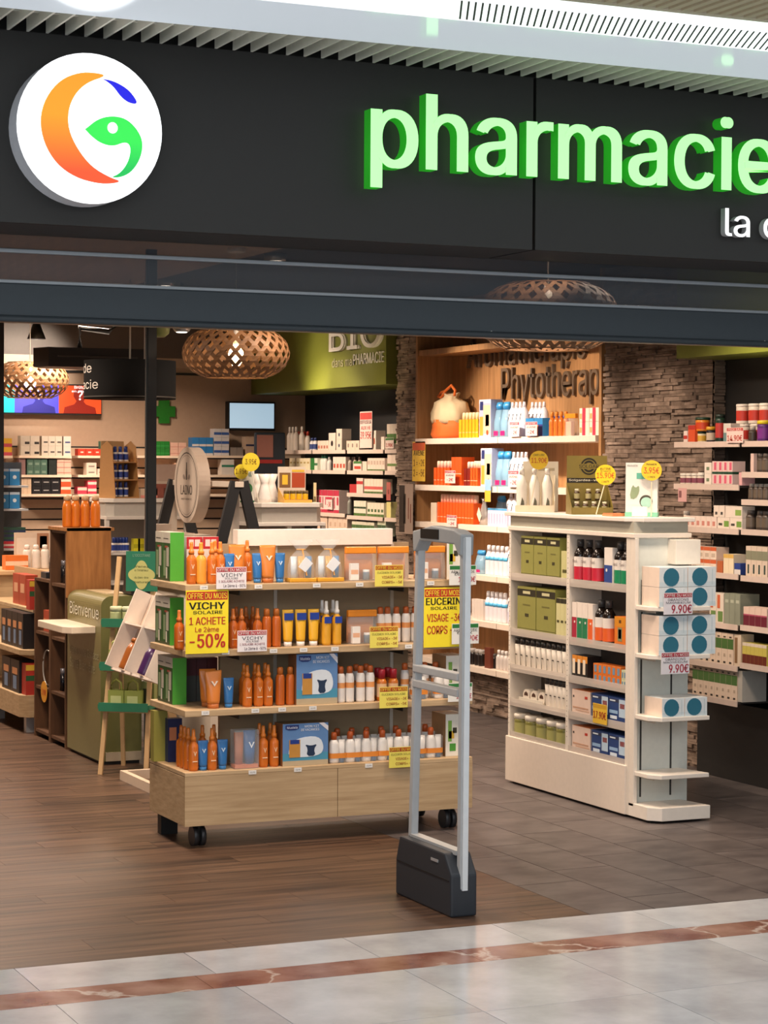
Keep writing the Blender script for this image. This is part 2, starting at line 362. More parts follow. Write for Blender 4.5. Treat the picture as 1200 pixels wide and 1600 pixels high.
# ---- green canopies over the wall shelving
CAN = M('#747a2c', .6)
c = thing('green_canopy', 'olive green canopy with white lettering above the dark wall shelves', 'canopy', (6.67, 8.7, 2.29))
part('canopy_box', MB().box(6.45, 6.95, 7.3, 10.1, 2.29, 2.9, CAN), c, bevel=.003)
cc = MB()
p0 = atX(517, 560, 6.44)
def wall_text(parent, s, px0, px1, pyb, pyt, X, m, bold=.0, ext=0.0):
    """raised lettering on a wall facing -X, fitted between two pixels of the photograph"""
    Y0 = atX(px0, (pyb+pyt)/2, X).y; Y1 = atX(px1, (pyb+pyt)/2, X).y; pm = (px0+px1)/2
    z0 = atX(pm, pyb, X).z; z1 = atX(pm, pyt, X).z
    me, a, b, c_, d = text_mesh(s, bold, ext); me = me.copy()
    for v in me.vertices: v.co = Vector((X-v.co.z, Y0+(v.co.x-a)/(b-a)*(Y1-Y0), z0+(v.co.y-c_)/(d-c_)*(z1-z0))) - parent.location
    me.materials.clear(); me.materials.append(m); return link('lettering', me, parent=parent)
wall_text(c, 'BIO', 516, 598, 546, 492, 6.436, M('#dcd9cc', .5), .02, .012)
wall_text(c, 'dans ma', 519, 550, 573, 559, 6.444, M('#b9b58f', .5), .0, .002)
wall_text(c, 'PHARMACIE', 552, 600, 568, 551, 6.444, M('#e6e3d6', .5), .0, .002)
c = thing('green_canopy', 'yellow green canopy over the supplement shelves beside the stone pier', 'canopy', (6.45, 1.6, 2.29))
part('canopy_box', MB().box(6.28, 6.62, .3, 3.04, 2.29, 2.9, CAN), c, bevel=.003)

# ---- shop front: fascia, soffit, shutter
FY = -0.216
FASC = M('#262523', .6); SOFF = M('#2c2c2d', .55)
sx = atY(835, 250, FY).x
ztop = atY(600, 100, FY).z; zbot = atY(600, 378, FY).z
wf = struct('wall_front', MB().box(-8, 14, .17, .42, ztop+.3, 6.0, M('#4a4a48', .8)).box(-8, 14, -.1, .17, 2.6, ztop+.3, DARK).box(-8, 0.2, .1, .3, 0, 2.6, M('#3a3a39', .6)).box(8.5, 14, .1, .3, 0, 2.6, M('#3a3a39', .6)))
for a, b in ((-8, sx-.006), (sx+.006, 14)):
    link('fascia_panel', MB().box(a, b, FY, FY+.03, zbot, ztop, FASC).mesh('fascia_panel'), parent=wf)
    link('soffit_panel', MB().box(a, b, FY+.03, .15, zbot, zbot+.02, SOFF).mesh('soffit_panel'), parent=wf)
SHY = .17
sh = thing('roller_shutter', 'grey micro-perforated roller shutter half lowered above the shop opening', 'shutter', (3.5, SHY, 2.18))
zr0 = atY(600, 523, SHY).z; zr1 = atY(600, 474, SHY).z; zb2 = atY(600, 466, SHY).z; zb1 = atY(600, 421, SHY).z
part('perforated_slat', MB().box(-4, 8.5, SHY+.008, SHY+.010, zb2+.012, zb1, CURTAIN), sh)
part('perforated_slat', MB().box(-4, 8.5, SHY+.008, SHY+.010, zb1+.012, zbot+.02, CURTAIN), sh)
for zz in (zb2, zb1): part('slat_rail', MB().box(-4, 8.5, SHY-.006, SHY+.02, zz-.002, zz+.012, M('#a9afb4', .4, .3)), sh, bevel=.003)
RAIL = M('#353e44', .45, .1)
brl = part('bottom_rail', MB().box(-4, 8.5, SHY-.02, SHY+.03, zr0+.020, zb2-.001, RAIL), sh, bevel=.004)
part('rail_lip', MB().box(-4, 8.5, SHY-.03, SHY+.035, zr0, zr0+.024, M('#2c3439', .35, .1)), sh, bevel=.008)
for px, py in ((30, 497), (350, 505), (728, 518), (768, 518), (1195, 533)):
    q = atY(px, py, SHY-.022); sub('rivet', MB().prism([(q.x+.003*math.cos(a*PI/4), q.z+.003*math.sin(a*PI/4)) for a in range(8)], SHY-.0225, SHY-.019, M('#c9c9c4', .4, .5)), brl)

# ---- round emblem and lettering of the shop sign
EY = FY-.10
ec = atY(141, 201, EY); er = abs(atY(141, 83.5, EY).z - atY(141, 319, EY).z)/2
em = thing('illuminated_round_sign', 'round white lit sign with orange crescent, blue leaf and green swirl emblem', 'sign', (ec.x, FY, ec.z))
N_ = 56
def disc(r, y0, y1, m, side): return MB().prism([(r*math.cos(2*PI*i/N_), r*math.sin(2*PI*i/N_)) for i in range(N_)], y0, y1, m, side)
part('light_box', disc(er, EY-FY, 0, E('#fbfdff', 1.25), M('#eceef4', .4)), em, False)
def crop_pts(l): return [((x-276)/234*er, (402-y)/236*er) for x, y in l]
def smooth_poly(pts, n=3):
    for _ in range(n):
        out = []
        for i in range(len(pts)):
            a, b = pts[i], pts[(i+1) % len(pts)]; out += [(a[0]*.75+b[0]*.25, a[1]*.75+b[1]*.25), (a[0]*.25+b[0]*.75, a[1]*.25+b[1]*.75)]
        pts = out
    return pts
def emblem(name, l, m, n=2): part(name, MB().prism(smooth_poly(crop_pts(l), n), EY-FY-.003, EY-FY-.0005, m), em, False)
emblem('orange_crescent', [(330, 232), (290, 226), (240, 229), (180, 256), (133, 315), (114, 385), (128, 458), (168, 520), (228, 558), (300, 573), (350, 570), (376, 561), (340, 552), (280, 522), (235, 470), (205, 410), (204, 350), (225, 298), (265, 258)], grad_glow('#e04a25', '#f58a1f', 1.0))
emblem('blue_leaf', [(308, 243), (350, 247), (392, 266), (417, 290), (430, 314), (402, 313), (375, 296), (352, 266), (325, 247)], E('#1212c8', .9))
emblem('green_swirl', [(258, 405), (262, 403), (300, 370), (345, 357), (390, 362), (425, 390), (447, 430), (441, 480), (415, 525), (380, 548), (340, 552), (372, 537), (398, 502), (408, 462), (402, 441), (385, 437), (350, 453), (310, 446), (280, 426), (262, 408)], grad_glow('#18a84c', '#2fcf4a', .9))
ex, ez = crop_pts([(347, 395)])[0]
part('emblem_eye', MB().prism([(ex+.017*math.cos(2*PI*i/20), ez+.018*math.sin(2*PI*i/20)) for i in range(20)], EY-FY-.005, EY-FY-.003, E('#ffffff', 1.1)), em, False)

def channel_letters(name, label, s, x0, x1, z0, z1, y0, depth, face, side, bold=.012):
    """row of solid letters fitted to a box on the fascia; one part per letter"""
    full = text_mesh(s, bold, .5); W = full[2]-full[1]; H = full[4]-full[3]; sxx = (x1-x0)/W; szz = (z1-z0)/H
    t = thing(name, label, 'sign', ((x0+x1)/2, y0, z0))
    for i, ch in enumerate(s):
        if ch == ' ': continue
        me, a, b, c_, d = text_mesh(ch, bold, .5); me = me.copy(); pre = text_mesh(s[:i+1], bold, .5)[2]
        for v in me.vertices: v.co = Vector((x0+(pre-b+v.co.x-full[1])*sxx, y0-depth*(v.co.z+.5), z0+(v.co.y-full[3])*szz)) - t.location
        me.materials.clear(); me.materials.append(face); me.materials.append(side); me.update()
        for p in me.polygons: p.material_index = 0 if abs(p.normal.y) > .9 else 1
        link('letter', me, parent=t)
    return t
LY = FY-.085
lx0 = atY(579, 230, LY).x; lx1 = atY(1217, 250, LY).x
lz0 = atY(590, 286, LY).z; lz1 = atY(668, 152, LY).z
channel_letters('shop_sign_lettering', 'large green lit channel letters spelling pharmacie on the dark fascia', 'pharmacie', lx0, lx1, lz0-.015, lz1+.02, FY-.03, .055, E('#a6f79c', 1.0), E('#2fb52a', .36), .03)
lx0 = atY(1133, 350, FY-.03).x; lx1 = atY(1220, 350, FY-.03).x; lz0 = atY(1133, 369, FY-.03).z; lz1 = atY(1133, 325, FY-.03).z
channel_letters('shop_sign_subtitle', 'small white lit letters beginning la c under the green letters', 'la c', lx0, lx1, lz0, lz1, FY, .03, E('#f6f6f6', 1.0), M('#b8b8b8', .4), .012)

# ---- concourse ceiling: blade slats, sloping gloss bulkhead with vent slots, luminous band, second slatted field
ZC = ztop
cl = struct('ceiling_concourse', MB().box(-8, 14, -.58, FY+.0, ZC+.16, ZC+.18, M('#5c5b54', .8)).box(-8, 14, FY-.012, FY+.06, ZC+.06, ZC+.2, M('#6f6e66', .7)))
SLAT = M('#f3f1e2', .5)
d0 = atZ(145, 0, ZC)
p1 = atY(12.3, 45.5, FY).x; p2 = atY(365, 78, FY).x; pitch = (p2-p1)/12
smb = MB().box(-.004, .004, -.56, FY-.001, 0, .075, SLAT).mesh('blade_slat')
i = -6
while p1+i*pitch < 7.6: link('blade_slat', smb, (p1+i*pitch, 0, ZC), parent=cl); i += 1
link('carrier_rail', MB().box(-4, 9, FY-.17, FY-.155, ZC+.03, ZC+.045, M('#d9d8cc', .5)).mesh('carrier_rail'), parent=cl)
GLOSS = E('#d3dce4', .60); GLOSS.node_tree.nodes['Principled BSDF'].inputs['Roughness'].default_value = .08  # glow added to the gloss ceiling panel so that it looks brightly lit
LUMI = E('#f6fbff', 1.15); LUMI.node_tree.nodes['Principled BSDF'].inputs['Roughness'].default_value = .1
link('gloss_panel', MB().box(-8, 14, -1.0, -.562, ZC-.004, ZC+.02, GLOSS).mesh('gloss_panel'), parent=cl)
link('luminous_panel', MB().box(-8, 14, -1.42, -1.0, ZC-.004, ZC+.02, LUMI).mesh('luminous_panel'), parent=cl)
slm = MB().quad([(-.0035, 0, 0), (.0035, 0, 0), (-.1115+.0035, -.24, 0), (-.1115-.0035, -.24, 0)], M('#4a4d52', .6)).mesh('vent_slot')
xs0 = atZ(801.7, 31, ZC).x; st = (atZ(1190, 70, ZC).x-xs0)/39
for i in range(-7, 60): link('vent_slot', slm, (xs0+i*st, -1.022, ZC-.005), parent=cl)
link('upper_ceiling', MB().box(-8, 14, -4.9, -1.42, ZC, ZC+.02, M('#efe6d2', .5)).mesh('upper_ceiling'), parent=cl)
link('ceiling_trim', MB().box(-8, 14, -1.45, -1.42, ZC-.012, ZC, M('#e2d8c2', .5)).mesh('ceiling_trim'), parent=cl)
sm2 = MB().box(-.012, .012, -2.4, -1.45, ZC-.012, ZC, M('#d6c9ac', .5)).mesh('ceiling_batten')
for i in range(70): link('ceiling_batten', sm2, (1.6+i*.045, 0, 0), parent=cl)

# ================================================================== kinds of goods (front towards -Y, base at z = 0)
def spec(name, root, parts=()): return (name, root.mesh(name), [(n, m.mesh(n)) for n, m in parts])
def put(sp, loc, rz, label, cat, group=None, tilt=0):
    name, me, parts = sp; o = tag(link(name, me, (loc[0], loc[1], loc[2]+.0006), rz), label, cat, group); o.rotation_euler[0] = tilt
    for n, m in parts: link(n, m, parent=o)
    return o
def carton(w, d, h, body, bands=(), patches=(), circle=None, side=None, top=None, name='carton'):
    """printed box; bands (z0,z1,colour), patches (x0,x1,z0,z1,colour) as fractions of the front"""
    mb = MB(); sm = M(side, .45) if side else None
    mb.box(-w/2, w/2, -d/2, d/2, 0, h, M(body, .45), side=sm, top=M(top, .45) if top else None)
    for z0, z1, c in bands: mb.box(-w/2, w/2, -d/2-.0004, -d/2, z0*h, z1*h, M(c, .45))
    for x0, x1, z0, z1, c in patches: mb.box(-w/2+x0*w, -w/2+x1*w, -d/2-.0009, -d/2-.0004, z0*h, z1*h, M(c, .45))
    if circle:
        for (cx, cz, r, c) in circle: mb.prism([(-w/2+cx*w+r*math.cos(2*PI*i/18), cz*h+r*math.sin(2*PI*i/18)) for i in range(18)], -d/2-.0014, -d/2-.0004, M(c, .45))
    return spec(name, mb)
def spray(h, r, body, cap, name='spray_bottle', mark=None, collar=None):
    b = M(body, .3); c = M(cap, .3)
    mb = MB().loft([(r*.92, r*.92, 0, b), (r, r, .012, b), (r, r, h*.55, b), (r*.94, r*.94, h*.62, b), (r*.5, r*.5, h*.69, b), (r*.48, r*.48, h*.72, b)], 14)
    if mark: mb.prism([(-r*.32, h*.47), (-r*.2, h*.47), (0, h*.39), (r*.2, h*.47), (r*.32, h*.47), (0, h*.35)], -r*1.03, -r*.95, M(mark, .4)); mb.box(-r*.5, r*.5, -r*1.02, -r*.86, h*.22, h*.24, M(mark, .4))
    p = MB().loft([(r*.56, r*.56, h*.71, c), (r*.56, r*.56, h*.79, c), (r*.38, r*.38, h*.81, c), (r*.36, r*.36, h*.95, c), (r*.30, r*.30, h, c)], 12)
    return spec(name, mb, [('pump', p)])
def can(h, r, body, cap, band=None, name='spray_can'):
    b = M(body, .28); c = M(cap, .35); bb = M(band, .3) if band else b
    mb = MB().loft([(r*.95, r*.95, 0, b), (r, r, .008, b), (r, r, h*.40, bb), (r, r, h*.55, b), (r, r, h*.70, b), (r*.85, r*.85, h*.78, b), (r*.6, r*.6, h*.81, b)], 14)
    p = MB().loft([(r*.66, r*.66, h*.80, c), (r*.66, r*.66, h*.94, c), (r*.58, r*.58, h*.985, c), (r*.3, r*.3, h, c)], 14)
    return spec(name, mb, [('cap', p)])
def tubep(h, w, body, cap, name='squeeze_tube', band=None, mark=None):
    b = M(body, .32); c = M(cap, .35); r = w*.36; bb = M(band, .35) if band else b
    mb = MB().loft([(r, r, h*.13, b), (r*1.08, r*1.02, h*.2, b), (w*.43, r*.85, h*.5, bb if band else b), (w*.47, r*.55, h*.72, bb), (w*.5, .004, h*.93, bb), (w*.5, .0015, h, b)], 16)
    if mark: mb.prism([(-w*.2, h*.72), (-w*.1, h*.72), (0, h*.63), (w*.1, h*.72), (w*.2, h*.72), (0, h*.58)], -r*.80, -r*.5, M(mark, .4))
    p = MB().loft([(r*.92, r*.92, 0, c), (r*.95, r*.95, h*.13, c)], 14)
    return spec(name, mb, [('cap', p)])
def pot(h, r, body, lid, name='jar', band=None, neck=1.0, lf=.25):
    b = M(body, .3); l = M(lid, .35); bb = M(band, .4) if band else b; hb = h*(1-lf)
    mb = MB().loft([(r*.95, r*.95, 0, b), (r, r, hb*.06, b), (r, r, hb*.18, bb), (r, r, hb*.78, b), (r, r, hb*.86, b), (r*neck, r*neck, hb, b)], 14)
    return spec(name, mb, [('lid', MB().loft([(r*max(neck, .6)*1.03, r*max(neck, .6)*1.03, hb, l), (r*max(neck, .6)*1.03, r*max(neck, .6)*1.03, h*.97, l), (r*max(neck, .6)*.9, r*max(neck, .6)*.9, h, l)], 14))])
def slim(h, r, body, cap, name='bottle', band=None, neck=.4, cf=.78):
    b = M(body, .3); c = M(cap, .3); bb = M(band, .4) if band else b
    mb = MB().loft([(r*.95, r*.95, 0, b), (r, r, h*.02, b), (r, r, h*.12, bb), (r, r, h*.5, b), (r, r, h*.62, b), (r*neck, r*neck, h*cf, b)], 12)
    return spec(name, mb, [('cap', MB().loft([(r*neck*1.15, r*neck*1.15, h*cf, c), (r*neck*1.1, r*neck*1.1, h*.97, c), (r*neck*.8, r*neck*.8, h, c)], 10))])
ORD = 'first second third fourth fifth sixth seventh eighth ninth tenth eleventh twelfth thirteenth'.split()
def nth(label, i, n, anchor):
    """tell the members of a row apart by counting from something one can find"""
    if n < 2 or i >= len(ORD): return label
    s = f'{label}, {ORD[i]} from {anchor}'
    return s if len(s.split()) <= 16 else label
def anchor_of(plane, c): return 'the entrance side' if plane == 'X' else ('the kiosk side' if c < 3 else 'the screen side')
def span(a, b, n): return [a + (b-a)*(i+.5)/n for i in range(n)]
def row(sp, plane, c, z, pxs, py, label, cat, group=None, rz=None, jit=0.0):
    out = []; pxs = sorted(pxs); n = len(pxs)
    for i, px in enumerate(pxs):
        if plane == 'Y': p = atY(px, py, c); loc = (p.x, c, z); r = 0
        else: p = atX(px, py, c); loc = (c, p.y, z); r = R90
        out.append(put(sp, loc, (rz if rz is not None else r) + random.uniform(-jit, jit), nth(label, n-1-i if plane == 'X' else i, n, anchor_of(plane, c)), cat, group if n > 1 else None))
    return out
def crow(plane, front, z, px0, px1, n, py, h, d, label, group=None, cat='box', levels=1, fill=.96, **kw):
    """n cartons side by side between two pixels, front face on the given plane"""
    c = front + d/2
    if plane == 'Y': a, b = atY(px0, py, front).x, atY(px1, py, front).x
    else: a, b = atX(px0, py, front).y, atX(px1, py, front).y
    w = abs(b-a)/n; sp = carton(w*fill, d, h*.985, **kw)
    for lv in range(levels):
        for i in range(n):
            q = a + (b-a)*(i+.5)/n; lb = nth(label, n-1-i if plane == 'X' else i, n, anchor_of(plane, c)); lb = lb + ('' if levels == 1 else (', lower layer', ', upper layer')[lv] if levels == 2 else (', lower layer', ', middle layer', ', upper layer')[lv])
            if len(lb.split()) > 16: lb = label + (', lower layer', ', upper layer')[lv] if levels == 2 else label + (', lower layer', ', middle layer', ', upper layer')[lv]
            put(sp, (q, c, z+lv*h) if plane == 'Y' else (c, q, z+lv*h), 0 if plane == 'Y' else R90, lb, cat, group if n*levels > 1 else None)
    return w

# ================================================================== furniture
# ---- pale-wood gondola with sun care
GX0, GX1, GY0, GY1 = 3.04, 4.45, 1.87, 2.36
Z1, Z2, Z3, Z4 = 1.167, .878, .614, .34
g = thing('wooden_gondola', 'pale oak gondola on black castors full of orange sun care', 'display unit', (3.745, 2.115, 0))
bb = part('base_box', B(GX0, GX1, GY0+.004, GY1, .103, Z4-.02, OAK), g, bevel=.002)
xm = atY(526, 1240, GY0).x
part('front_board', B(GX0, xm-.0015, GY0-.012, GY0+.004, .103, Z4-.018, OAK), g); part('front_board', B(xm+.0015, GX1, GY0-.012, GY0+.004, .103, Z4-.018, OAK), g)
part('shelf', B(GX0, GX1, GY0-.012, GY1, Z4-.018, Z4, OAKX), g, bevel=.002)
for z in (Z1, Z2, Z3): part('shelf', B(GX0, GX1, GY0-.008, GY1, z-.03, z, OAKX), g, bevel=.003)
part('back_panel', B(3.29, 4.23, 2.105, 2.13, Z4, 1.335, M('#9c8768', .6)), g)
hx0 = atY(371, 840, 2.09).x; hx1 = atY(613, 840, 2.09).x
part('header_panel', B(hx0, hx1, 2.085, 2.15, 1.325, 1.40, M('#efe4d8', .4)), g, bevel=.002)
for px in (430, 612):
    xx = atY(px, 1000, 2.1).x; part('slotted_upright', B(xx-.008, xx+.008, 2.098, 2.106, Z4, 1.33, M('#c9c2b4', .4, .3)), g)
for z in (Z1, Z2, Z3):
    for px in (365, 620): xx = atY(px, 1000, 2.0).x; part('shelf_bracket', B(xx-.002, xx+.002, 1.93, 2.1, z-.055, z-.03, DARK), g)
for (px, z) in ((318, Z1), (403, Z1), (494, Z1), (561, Z1), (672, Z1), (352, Z2), (427, Z2), (474, Z2), (523, Z2), (638, Z2), (321, Z3), (399, Z3), (441, Z3), (489, Z3), (395, Z4), (466, Z4), (577, Z4)):
    xx = atY(px, 1000, GY0-.01).x; t = part('price_tag', B(xx-.018, xx+.018, GY0-.014, GY0-.012, z-.022, z-.004, M('#e9e7e2', .5)), g)
    text(t, '12,90', xx-g.location.x-.011, xx-g.location.x+.012, z-.017, z-.010, GY0-.0146-g.location.y, M('#55504c', .5))
def castor(parent, x, y):
    c = part('castor', MB().tube([(x-.028, y, .047), (x-.006, y, .047)], .045, M('#26272a', .4), 20).tube([(x+.006, y, .047), (x+.028, y, .047)], .045, M('#26272a', .4), 20), parent)
    link('castor_fork', MB().box(-.006, .006, -.02, .02, .03, .103, BLACK).box(-.03, .03, -.03, .03, .096, .103, BLACK).mesh('castor_fork', ), (x-parent.location.x, y-parent.location.y, 0), parent=c)
castor(g, 3.125, 1.935); castor(g, 4.36, 1.935); castor(g, 4.36, 2.28)
part('bracket_foot', B(3.07, 3.15, 2.28, 2.33, 0.0, .103, BLACK), g)

# ---- white gondola standing end-on to the shop front
WX0, WX1, WY0, WY1 = 5.30, 5.62, 1.89, 3.13
U = [1.104, .81, .617, .433, .25]
wg = thing('white_gondola', 'white laquered gondola with plinth and open shelf end unit'.replace('laquered', 'lacquered'), 'display unit', (5.46, 2.4, 0))
part('plinth', B(WX0-.01, WX1, WY0, WY1+.01, .012, .25, M('#e3d6c8', .45)), wg, bevel=.003)
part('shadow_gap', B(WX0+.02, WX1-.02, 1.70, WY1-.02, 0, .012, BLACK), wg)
part('back_panel', B(WX0+.19, WX0+.205, WY0, WY1, .25, 1.35, M('#5b554e', .6)), wg)
part('end_panel', B(WX0, WX1, WY1-.02, WY1, .25, 1.352, M('#e3dacd', .45)), wg, bevel=.002)
part('end_panel', B(WX0, WX1, WY0-.02, WY0+.02, .012, 1.352, M('#e3dacd', .45)), wg, bevel=.002)
part('divider', B(WX0, WX0+.19, 2.47, 2.50, .25, 1.352, M('#e0d7ca', .45)), wg, bevel=.002)
for z in U[:4]:
    for a, b in ((2.50, WY1-.02), (WY0+.02, 2.47)):
        s_ = part('shelf', B(WX0+.004, WX0+.19, a, b, z-.016, z, M('#ddd3c6', .4)), wg)
        sub('shelf_lip', B(WX0+.0005, WX0+.004, a, b, z-.018, z+.022, clear('#d8cfc6', .55)), s_)
part('shelf_lip', B(WX0+.0005, WX0+.004, WY0+.02, WY1-.02, .25, .278, clear('#d8cfc6', .55)), wg)
for yy in (WY1-.01, 2.485):
    for k in range(40):
        zz = .32+k*.026; part('peg_hole', MB().prism([(.0025*math.cos(a*PI/3), .0025*math.sin(a*PI/3)) for a in range(6)], 0, .0006, DARK), wg, False).matrix_local = Matrix.Translation((WX0-.0006-wg.location.x, yy-wg.location.y, zz)) @ Matrix.Rotation(R90, 4, 'Z')
part('cornice', B(WX0-.005, WX1+.0, 1.83, WY1+.005, 1.352, 1.375, M('#e6dccf', .45)), wg, bevel=.003)
part('frieze', B(WX0+.005, WX1-.01, 1.85, WY1-.005, 1.375, 1.43, M('#b6b3a4', .35)), wg)
part('worktop', MB().hprism([(WX0-.02, WY1+.02), (WX0-.02, 1.90), (WX0+.04, 1.815), (WX1+.01, 1.815), (WX1+.01, WY1+.02)], 1.43, 1.45, M('#ebe1d6', .4)), wg, bevel=.003)
# end unit
part('end_back', B(WX0+.02, WX1-.0, WY0-.035, WY0-.02, .06, 1.352, M('#dfe0d6', .4)), wg)
part('end_cheek', B(WX0, WX0+.02, 1.825, WY0-.02, .06, 1.352, M('#e6dccf', .45)), wg, bevel=.002)
part('corner_block', B(WX0+.20, WX1+.02, 1.78, WY0-.03, 1.225, 1.345, M('#efe7da', .45)), wg, bevel=.003)
for yy in (WX0+.055, WX0+.225): part('slotted_rail', B(yy-.004, yy+.004, WY0-.0385, WY0-.034, .1, 1.15, M('#3b3a37', .6)), wg)
EZ = [atY(1029, 1001, 1.65).z+.02, atY(1029, 1054, 1.65).z, atY(1029, 1143, 1.65).z, atY(1029, 1236, 1.65).z]
EZ = [1.03, .80, .505, .23]
for z in EZ:
    es = part('end_shelf', MB().hprism([(WX0+.005, WY0-.03), (WX0+.005, 1.71), (WX0+.05, 1.65), (WX0+.315, 1.65), (WX0+.27, WY0-.03)], z-.02, z, M('#ebe2d6', .4)), wg, bevel=.002)
    sub('end_bracket', B(WX0+.05, WX0+.054, 1.72, WY0-.036, z-.034, z-.02, M('#d8d0c4', .4)), es); sub('end_bracket', B(WX0+.22, WX0+.224, 1.72, WY0-.036, z-.034, z-.02, M('#d8d0c4', .4)), es)
part('end_plinth', MB().hprism([(WX0, WY0-.02), (WX0, 1.70), (WX0+.05, 1.645), (WX0+.32, 1.645), (WX0+.28, WY0-.02)], .012, .075, M('#ebe2d6', .4)), wg, bevel=.002)

# ---- security gate
gt = thing('security_gate', 'grey anti-theft gate with twin uprights on a dark grey foot', 'security gate', (3.56, .40, 0))
GREY = M('#b4b6b7', .45, .0); FOOT = M('#30343a', .5)
part('foot', MB().prism([(-.25, 0), (.25, 0), (.25, .14), (.215, .235), (-.19, .235), (-.25, .16)], -.055, .055, FOOT), gt, False, bevel=.008).rotation_euler = (0, 0, PI/2)
part('foot_groove', MB().box(-.058, .058, -.235, .235, .135, .139, M('#1b1d20', .5)), gt, False)
part('indicator', MB().box(-.0585, -.05, -.14, -.08, .19, .2, M('#c9ccce', .3, .5)), gt, False)
part('upright', MB().bar((0, -.235, .10), (0, -.245, 1.43), .036, .032, GREY), gt, False, bevel=.006)
part('upright', MB().bar((0, .205, .20), (0, .15, 1.43), .032, .032, GREY), gt, False, bevel=.006)
part('upright_trim', MB().bar((-.0, -.255, .10), (-.0, -.265, 1.43), .022, .008, M('#dfe3e5', .4, .0)), gt, False)
part('crossbar', MB().box(-.02, .02, -.22, .18, .885, .915, GREY), gt, False, bevel=.004); part('crossbar', MB().box(-.02, .02, -.22, .18, .825, .855, GREY), gt, False, bevel=.004)
part('lower_rail', MB().box(-.02, .02, -.22, .19, .228, .245, M('#c4c7c8', .35, .3)), gt, False)
part('head', MB().prism([(-.255, 1.36), (-.235, 1.36), (-.2, 1.40), (.1, 1.405), (.14, 1.36), (.165, 1.36), (.17, 1.44), (.0, 1.465), (-.2, 1.455), (-.26, 1.44)], -.028, .028, M('#9da0a1', .45, .0)), gt, False, bevel=.006).rotation_euler = (0, 0, PI/2)
part('head_label', MB().box(-.0305, -.0275, -.07, .09, 1.415, 1.452, BLACK), gt, False)

# ---- wooden wall niche with shelves and raised lettering
NX, NB, NY0, NY1 = 6.53, 6.80, 4.30, 6.90
nc = thing('wall_niche_unit', 'honey wood wall niche with pale shelves and raised lettering', 'shelving unit', (6.66, 5.6, .28))
part('back_board', B(NB, NB+.03, NY0, NY1, .28, 2.9, NICHE), nc)
part('side_board', B(NX-.01, NB, NY1-.0, NY1+.03, .28, 2.9, NICHE), nc); part('side_board', B(NX-.01, NB, NY0-.03, NY0, .28, 2.9, NICHE), nc)
part('top_board', B(NX, NB, NY0, NY1, 2.48, 2.52, NICHE), nc)
NZ = [1.885, 1.556, 1.292, .958, .647, .33]
PSH = M('#ecdccb', .4)
for z in NZ:
    for a, b in ((NY0+.005, 5.595), (5.605, NY1-.01)): part('shelf', B(NX-.03, NB, a, b, z-.04, z, PSH), nc, bevel=.002)
LET = M('#6a5846', .5)
wall_text(nc, 'Aromathérapie', 731, 917, 580, 519, NB-.012, LET, .0, .012)
wall_text(nc, 'Phytothérapie', 785, 962, 634, 566, NB-.012, LET, .0, .012)

# ---- dark wall shelving beyond the niche, and by the stone pier
def wall_shelves(name, label, loc, bays, front, back, tagm):
    t = thing(name, label, 'shelving unit', loc)
    for (a, b, zs) in bays:
        for z in zs:
            s_ = part('shelf', B(front, back, a, b, z-.012, z, M('#3c3733', .5)), t); sub('price_strip', B(front-.006, front, a, b, z-.026, z+.004, tagm), s_)
    return t
STRIP = M('#dcc8b8', .45)
BZ = [1.808, 1.648, 1.48, 1.305, 1.17]
FX = 6.55
def byx(px): return atX(px, 760, FX).y
wall_shelves('dark_wall_shelving', 'black backed wall shelving with pale price strips under olive canopy', (6.7, 8.6, 0), [(byx(487), byx(446), (1.808, 1.648)), (byx(540), byx(489), (1.808, 1.648, 1.31, 1.175)), (byx(599), byx(543), (1.808, 1.648, 1.475, 1.30, 1.16)), (7.31, byx(602), (1.808, 1.648, 1.30))], FX, 6.93, STRIP)
RX = 6.27
def ryx(px): return atX(px, 800, RX).y
RZ1 = [1.828, 1.60, 1.368, 1.132, .866, .65, .465]; RZ2 = [1.828, 1.668, 1.525, 1.37, 1.128, .87, .672]
wall_shelves('supplement_shelving', 'black wall shelving of vitamins with pink price strips beside stone pier', (6.45, 2.3, 0), [(2.395, 3.03, RZ1), (1.3, 2.37, RZ2)], RX, 6.6, M('#d9c4b6', .45))

# ---- black posts
for px, nm in ((235, 'slim black steel post rising beside the olive welcome kiosk'), (-1, 'slim black steel post at the edge of the pharmacy counter')):
    py_ = 4.50 if px > 0 else 8.2; p = atY(px, 900, py_); o = tag(link('steel_post', MB().box(-.025, .025, -.025, .025, 0, 2.9, M('#17191b', .4)).box(-.032, -.025, -.01, .01, 0, 2.9, M('#2f3538', .4)).mesh('steel_post'), (p.x, py_, 0)), nm, 'post')

